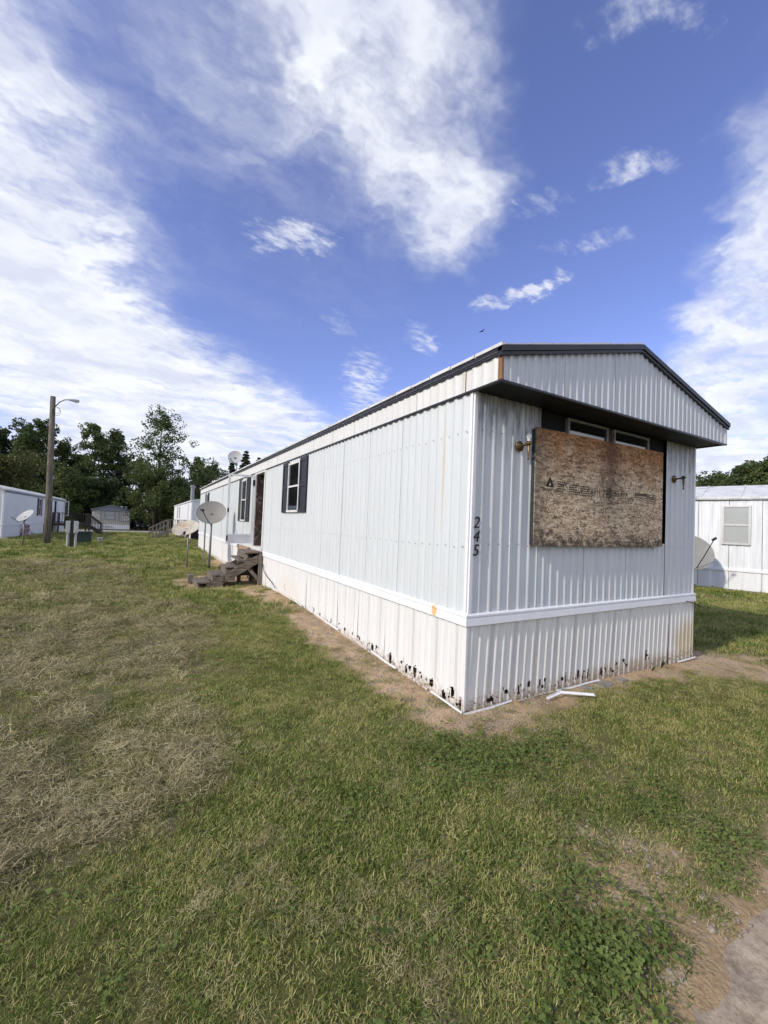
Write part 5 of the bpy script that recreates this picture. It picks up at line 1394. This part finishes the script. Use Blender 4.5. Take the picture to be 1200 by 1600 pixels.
TREES = [
    (-25.4, 84.2, 14.6, 3.6, 'tall', 'leaves_dark', 'tall dark tree cut by the left edge of the view'),
    (-23.4, 86.7, 14.6, 2.6, 'tall', 'leaves_dark', 'dark tree at far left behind the autumn-tinged tree'),
    (-19.5, 81.4, 15.5, 2.5, 'tall', 'leaves_mid', 'tall tree just left of the utility pole, the nearer of twin peaks'),
    (-18.4, 87.7, 17.2, 2.6, 'tall', 'leaves_dark', 'dark tall tree directly behind the utility pole'),
    (-14.9, 84.2, 13.3, 3.0, 'tall', 'leaves_dark', 'dark tree sloping down right of the utility pole'),
    (-18.2, 67.4, 8.5, 3.7, 'round', 'leaves_autumn', 'round low tree with yellowing leaves behind the left home roof'),
    (-13.1, 91.5, 11.0, 3.8, 'round', 'leaves_dark', 'low dark tree in the gap between the tall trees'),
    (-10.4, 82.7, 17.0, 2.9, 'tall', 'leaves_mid', 'tall pointed tree behind the left half of the tan house'),
    (-7.3, 86.9, 16.6, 2.8, 'tall', 'leaves_dark', 'tall dark pointed tree behind the right half of the tan house'),
    (-1.0, 81.0, 20.3, 4.6, 'open', 'leaves_mid', 'tallest tree with an open crown and bare gaps between limbs'),
    (-1.5, 70.5, 8.5, 3.9, 'round', 'leaves_light', 'light green rounded tree growing to the right of the parked car'),
    (5.2, 80.7, 11.9, 3.8, 'round', 'leaves_mid', 'bushy tree behind the stovepipe of the grey home'),
    (10.0, 91.1, 13.0, 3.6, 'round', 'leaves_dark', 'dark round tree behind the small roof dish'),
    (10.9, 65.7, 12.9, 1.9, 'con', 'needles', 'dark conifer rising behind the roof dish, tallest of three'),
    (13.3, 67.3, 12.3, 1.5, 'con', 'needles', 'right-hand conifer peeking over the mobile home roof'),
    (9.3, 68.5, 11.9, 1.4, 'con', 'needles', 'left-hand conifer next to the roof dish'),
    (-4.5, 93.0, 12.6, 3.3, 'round', 'leaves_dark', 'dark round tree between the pointed tree and the tallest tree'),
    (-14.3, 76.2, 7.9, 3.1, 'round', 'leaves_mid', 'low bushy tree behind the dark deck'),
    (-9.4, 78.6, 7.2, 2.8, 'round', 'leaves_dark', 'dark low tree right behind the tan house roof'),
    (2.2, 74.5, 7.6, 3.0, 'round', 'leaves_dark', 'dark low tree behind the wooden stair of the grey home'),
    (54.7, 20.6, 8.6, 2.3, 'round', 'leaves_dark', 'leftmost dark tree over the right-hand home roof'),
    (59.1, 20.4, 9.6, 2.2, 'tall', 'leaves_mid', 'pointed tree second from left over the right-hand home roof'),
    (56.0, 17.3, 10.0, 2.3, 'tall', 'leaves_dark', 'dark tree third from left over the right-hand home roof'),
    (54.7, 14.8, 10.4, 2.3, 'tall', 'leaves_mid', 'tallest tree over the right-hand home roof at the frame edge'),
]
for i, (x, y, top, hw, kind, lm, lab) in enumerate(TREES):
    tree('conifer_tree' if kind == 'con' else 'broadleaf_tree', x, y, top, hw, kind, lab, 100+i, lm, low=(.30 if lm == 'leaves_light' else .06) if kind == 'round' else (.2 if kind == 'tall' else .34 if kind == 'open' else .15),
         per=40 if kind == 'con' else (64 if kind == 'open' else 80), size=.14 if kind == 'con' else (.19 if y > 76 else .17))
# the wood behind, one mass
rs = np.random.RandomState(9); cs = []; rr = []
for x in np.arange(-42, 30, .9):
    yb_ = 97+rs.uniform(-2, 3)
    hmax = 8.0+2.0*math.sin(x*.37)+rs.uniform(-1, 1)
    for z in np.arange(.2, hmax, 1.0): cs.append((x+rs.normal()*.4, yb_+rs.normal()*.8, z-.6)); rr.append(rs.uniform(.8, 1.3))
for yy in np.arange(4, 40, 1.0):
    for z in np.arange(.4, 5.5, 1.1): cs.append((68+rs.normal()*.8, yy, z)); rr.append(1.1)
v, f = leaf_cloud(cs, rr, 40, .36, rs)
tag(npmesh('woodland', v, f, 'leaves_dark'), 'dense dark wood filling the background behind the trees', 'wood', kind='stuff')

# ------------------------------------------------------------------ lawn cover (instanced tufts, uncountable)
def blades(n, rad, l0, l1, w0, lean, rs, seg=3, flat=False, curl=.5):
    """one tuft as arrays: tapered bent blades"""
    vs = []; fs = []
    for i in range(n):
        r = rad*math.sqrt(rs.rand()); a = rs.uniform(0, 6.283); bx_, by_ = r*math.cos(a), r*math.sin(a)
        d = rs.uniform(0, 6.283); ln = rs.uniform(l0, l1); w_ = w0*rs.uniform(.7, 1.3); le = rs.uniform(*lean)
        dx, dy = math.cos(d), math.sin(d); px, py = -dy, dx
        x, y, z = bx_, by_, (rs.uniform(.004, .03) if flat else -.004); k = len(vs); ang = le; dd = d
        for s in range(seg+1):
            ww = w_*(1-(s/seg)**1.5*.85)
            vs.append((x-px*ww/2, y-py*ww/2, z)); vs.append((x+px*ww/2, y+py*ww/2, z))
            st_ = ln/seg
            x += dx*math.sin(ang)*st_; y += dy*math.sin(ang)*st_; z += math.cos(ang)*st_
            if flat:
                dd += rs.uniform(-.45, .45); dx, dy = math.cos(dd), math.sin(dd); px, py = -dy, dx
                ang += rs.uniform(-.12, .18)
            else: ang += rs.uniform(0, curl)
            z = max(z, .003)
        for s in range(seg): fs.append((k+2*s, k+2*s+1, k+2*s+3, k+2*s+2))
    return vs, fs
def clover(n, rad, rs):
    vs = []; fs = []
    for i in range(n):
        r = rad*math.sqrt(rs.rand()); a = rs.uniform(0, 6.283); x, y = r*math.cos(a), r*math.sin(a); h = rs.uniform(.010, .034)
        tilt = rs.uniform(-.5, .5, 2); R = rs.uniform(.0035, .0062); a0 = rs.uniform(0, 6.28)
        for l in range(3):
            c = a0+l*2.094; cx, cy = x+R*.95*math.cos(c), y+R*.95*math.sin(c); k = len(vs)
            for j in range(6):
                t = j*1.0472; px, py = R*math.cos(t), R*math.sin(t)
                zz = h+(cx+px-x)*tilt[0]+(cy+py-y)*tilt[1]
                vs.append((cx+px, cy+py, zz))
            fs += [(k, k+1, k+2, k+3), (k+3, k+4, k+5, k)]
    return vs, fs
def variants(name, gens, material):
    c = bpy.data.collections.new(name)
    for g in gens:
        me = bpy.data.meshes.new(name); me.from_pydata(g[0], [], g[1]); me.materials.append(MATS[material])
        c.objects.link(bpy.data.objects.new(name, me))
    return c
rs = np.random.RandomState(3)
GRASS = variants('grass_tuft', [blades(38, .062, .011, .036, .0031, (.1, 1.25), rs) for _ in range(5)], 'grass_blade')
FARG = variants('grass_tuft_far', [blades(34, .10, .025, .06, .0065, (.2, 1.1), rs, 2) for _ in range(4)], 'grass_blade')
HAYV = variants('hay_tuft', [blades(34, .085, .02, .065, .0027, (1.2, 1.66), rs, 3, True) for _ in range(6)], 'hay_strand')
FARL = variants('grass_tuft_broad', [blades(150, .32, .04, .10, .014, (.2, 1.1), rs, 2) for _ in range(4)], 'grass_blade')
CLOV = variants('clover_tuft', [clover(15, .08, rs) for _ in range(4)], 'clover_leaf')

def scatter(name, pts, scl, coll, label, cat, tilt=.15, seed=0):
    n = len(pts); rs = np.random.RandomState(seed)
    me = bpy.data.meshes.new(name); me.vertices.add(n); me.vertices.foreach_set('co', pts.astype(np.float32).ravel())
    a = me.attributes.new('rot', 'FLOAT_VECTOR', 'POINT')
    a.data.foreach_set('vector', np.stack([rs.normal(size=n)*tilt, rs.normal(size=n)*tilt, rs.uniform(0, 6.283, n)], 1).astype(np.float32).ravel())
    a = me.attributes.new('scl', 'FLOAT', 'POINT'); a.data.foreach_set('value', scl.astype(np.float32))
    o = bpy.data.objects.new(name, me); COL.objects.link(o)
    ng = bpy.data.node_groups.new(name, 'GeometryNodeTree')
    ng.interface.new_socket('Geometry', in_out='INPUT', socket_type='NodeSocketGeometry'); ng.interface.new_socket('Geometry', in_out='OUTPUT', socket_type='NodeSocketGeometry')
    N = ng.nodes; Lk = ng.links
    gi = N.new('NodeGroupInput'); go = N.new('NodeGroupOutput'); ip = N.new('GeometryNodeInstanceOnPoints'); ci = N.new('GeometryNodeCollectionInfo')
    ci.inputs['Collection'].default_value = coll; ci.inputs['Separate Children'].default_value = True; ci.inputs['Reset Children'].default_value = True
    ar = N.new('GeometryNodeInputNamedAttribute'); ar.data_type = 'FLOAT_VECTOR'; ar.inputs[0].default_value = 'rot'
    asn = N.new('GeometryNodeInputNamedAttribute'); asn.data_type = 'FLOAT'; asn.inputs[0].default_value = 'scl'
    e2r = N.new('FunctionNodeEulerToRotation')
    Lk.new(gi.outputs[0], ip.inputs['Points']); Lk.new(ci.outputs[0], ip.inputs['Instance']); ip.inputs['Pick Instance'].default_value = True
    Lk.new(ar.outputs[0], e2r.inputs[0]); Lk.new(e2r.outputs[0], ip.inputs['Rotation']); Lk.new(asn.outputs[0], ip.inputs['Scale'])
    Lk.new(ip.outputs[0], go.inputs[0])
    md = o.modifiers.new('scatter', 'NODES'); md.node_group = ng
    me.materials.append(coll.objects[0].data.materials[0])
    return tag(o, label, cat, kind='stuff')

def candidates(r0, r1, dens, rs):
    """points in a fan around the standpoint"""
    th0, th1 = math.radians(-36), math.radians(94)
    n = int(.5*(th1-th0)*(r1*r1-r0*r0)*dens)
    r = np.sqrt(rs.uniform(r0*r0, r1*r1, n)); th = rs.uniform(th0, th1, n)
    x = CAM.x+r*np.sin(th); y = CAM.y+r*np.cos(th)
    return x, y, r
BLOCK = [((-.02, -.02), (W+.02, L)), ((-13.6, 27.4), (-9.4, 47.3)), ((.3, 30.6), (4.5, 52)), ((-9.5, 72), (-4.6, 86))]
def free(x, y):
    k = np.ones(len(x), bool)
    for (a, b), (c, d) in BLOCK: k &= ~((x > a) & (x < c) & (y > b) & (y < d))
    k &= poly_sd(x, y, SLAB) < -.05+.25*(fbm(x*5, y*5, 93)-.4)
    k &= ~((y > ROADY[0]-.3) & (y < ROADY[1]))
    q = (x-o2.x)*dn.x+(y-o2.y)*dn.y
    k &= q > .02
    return k
rs = np.random.RandomState(21)
CL = [(-.5, -.55, .42, 1.0), (-.78, -1.85, .42, 1.2), (-.95, -2.2, .35, 1.0), (.28, -1.95, .30, 1.0), (.1, -2.0, .22, 1.0), (.3, -1.5, .25, .6), (.2, -.85, .35, .5), (-1.15, -.75, .3, .35)]
def clover_mask(x, y):
    m = np.zeros(len(x))
    for cx, cy, r, a in CL: m = np.maximum(m, a*sstep(1.0-np.hypot(x-cx, y-cy)/r*.72+1.2*(fbm(x*5, y*5, 61)-.5), .15, .95))
    return np.minimum(m, 1)
def gather(bands, accept, sfun, rs):
    P_, S_ = [], []
    for r0, r1, dens, sc in bands:
        x, y, r = candidates(r0, r1, dens, rs)
        k = free(x, y); x, y = x[k], y[k]
        pr, s = accept(x, y)
        k = rs.rand(len(x)) < pr; x, y, s = x[k], y[k], s[k]
        P_.append(np.stack([x, y, height(x, y)], 1)); S_.append(sc*s*rs.uniform(.75, 1.25, len(x)))
    return np.concatenate(P_), np.concatenate(S_)
def acc_grass(x, y):
    d = dirt_mask(x, y); h = hay_mask(x, y); c = clover_mask(x, y)
    lush = fbm(x*1.1, y*1.1, 71)
    pr = (1-d*.97)*(1-.42*h)*(1-.2*c)*np.clip(.6+.9*(lush-.3), .35, 1)
    return pr, np.clip(.70+.7*lush, .6, 1.3)
def acc_hay(x, y):
    h = hay_mask(x, y); d = dirt_mask(x, y)
    n = fbm(x*2.2+.4*y, y*2.2, 81, 3)
    base = .02+.05*sstep(fbm(x*1.5, y*1.5, 83), .5, .7)
    dry = .45*sstep(fbm(x*1.9, y*1.9, 87), .52, .66)*sstep(-y, -.1, 1.0)
    return np.clip(np.maximum(h*np.clip(.40+1.8*(n-.38), .15, 1), base+dry)*(1-.75*d)+.07*d, 0, 1), np.clip(.6+.7*h, .55, 1.25)
def acc_clover(x, y): 
    return clover_mask(x, y)*(1-.8*dirt_mask(x, y))*.6+.012, np.full(len(x), 1.0)
p1, s1 = gather([(.35, 3.4, 1050, .95), (3.4, 7.5, 600, 1.08)], acc_grass, None, rs)
scatter('lawn_grass', p1, s1, GRASS, 'short green mown grass covering the near lawn', 'grass', seed=1)
p1, s1 = gather([(7.5, 15, 170, 1.2)], acc_grass, None, rs)
scatter('lawn_grass', p1, s1, FARG, 'green mown grass in the middle of the lawn', 'grass', seed=2)
p1, s1 = gather([(15, 30, 13, 1.0), (30, 60, 4, 1.4)], acc_grass, None, rs)
scatter('lawn_grass', p1, s1, FARL, 'green mown grass covering the far lawn between the homes', 'grass', seed=5)
p1, s1 = gather([(.35, 4.5, 400, .95), (4.5, 9, 190, 1.2), (9, 18, 45, 1.8)], acc_hay, None, rs)
p1[:, 2] += .012
hm_ = hay_mask(p1[:, 0], p1[:, 1]); p1[:, 2] += hm_*.03*fbm(p1[:, 0]*2.2+.4*p1[:, 1], p1[:, 1]*2.2, 81, 3)
scatter('hay_clippings', p1, s1, HAYV, 'tan dry grass clippings lying in rows on the lawn', 'hay', tilt=.22, seed=3)
p1, s1 = gather([(.35, 5.0, 900, 1.0)], acc_clover, None, rs)
scatter('clover_patch', p1, s1, CLOV, 'dark green clover growing in patches in the near lawn', 'clover', seed=4)
# loose pebbles on the bare dirt
def pebble(rs):
    vs, fs = [], []
    for i in range(9):
        a = rs.uniform(0, 6.28); r = .09*math.sqrt(rs.rand()); x, y = r*math.cos(a), r*math.sin(a); R = rs.uniform(.003, .009)*(1.8 if rs.rand() < .12 else 1); k = len(vs)
        vs += [(x+R*math.cos(t)*rs.uniform(.8, 1.2), y+R*math.sin(t)*rs.uniform(.8, 1.2), 0) for t in np.linspace(0, 6.283, 6, endpoint=False)]
        vs += [(x+.6*R*math.cos(t), y+.6*R*math.sin(t), R*.6) for t in np.linspace(0, 6.283, 6, endpoint=False)]
        fs += [(k+j, k+(j+1) % 6, k+6+(j+1) % 6, k+6+j) for j in range(6)] + [(k+6, k+7, k+8, k+9), (k+9, k+10, k+11, k+6)]
    return vs, fs
mat('pebble', (0.30, 0.25, 0.19), .9, var=.45, scale=70)
PEB = variants('pebble_cluster', [pebble(rs) for _ in range(4)], 'pebble')
def acc_peb(x, y): return .8*dirt_mask(x, y), np.full(len(x), 1.0)
p1, s1 = gather([(.35, 8.0, 230, 1.0)], acc_peb, None, rs)
scatter('pebbles', p1, s1, PEB, 'small loose pebbles strewn over the bare dirt strip', 'pebbles', tilt=.05, seed=6)
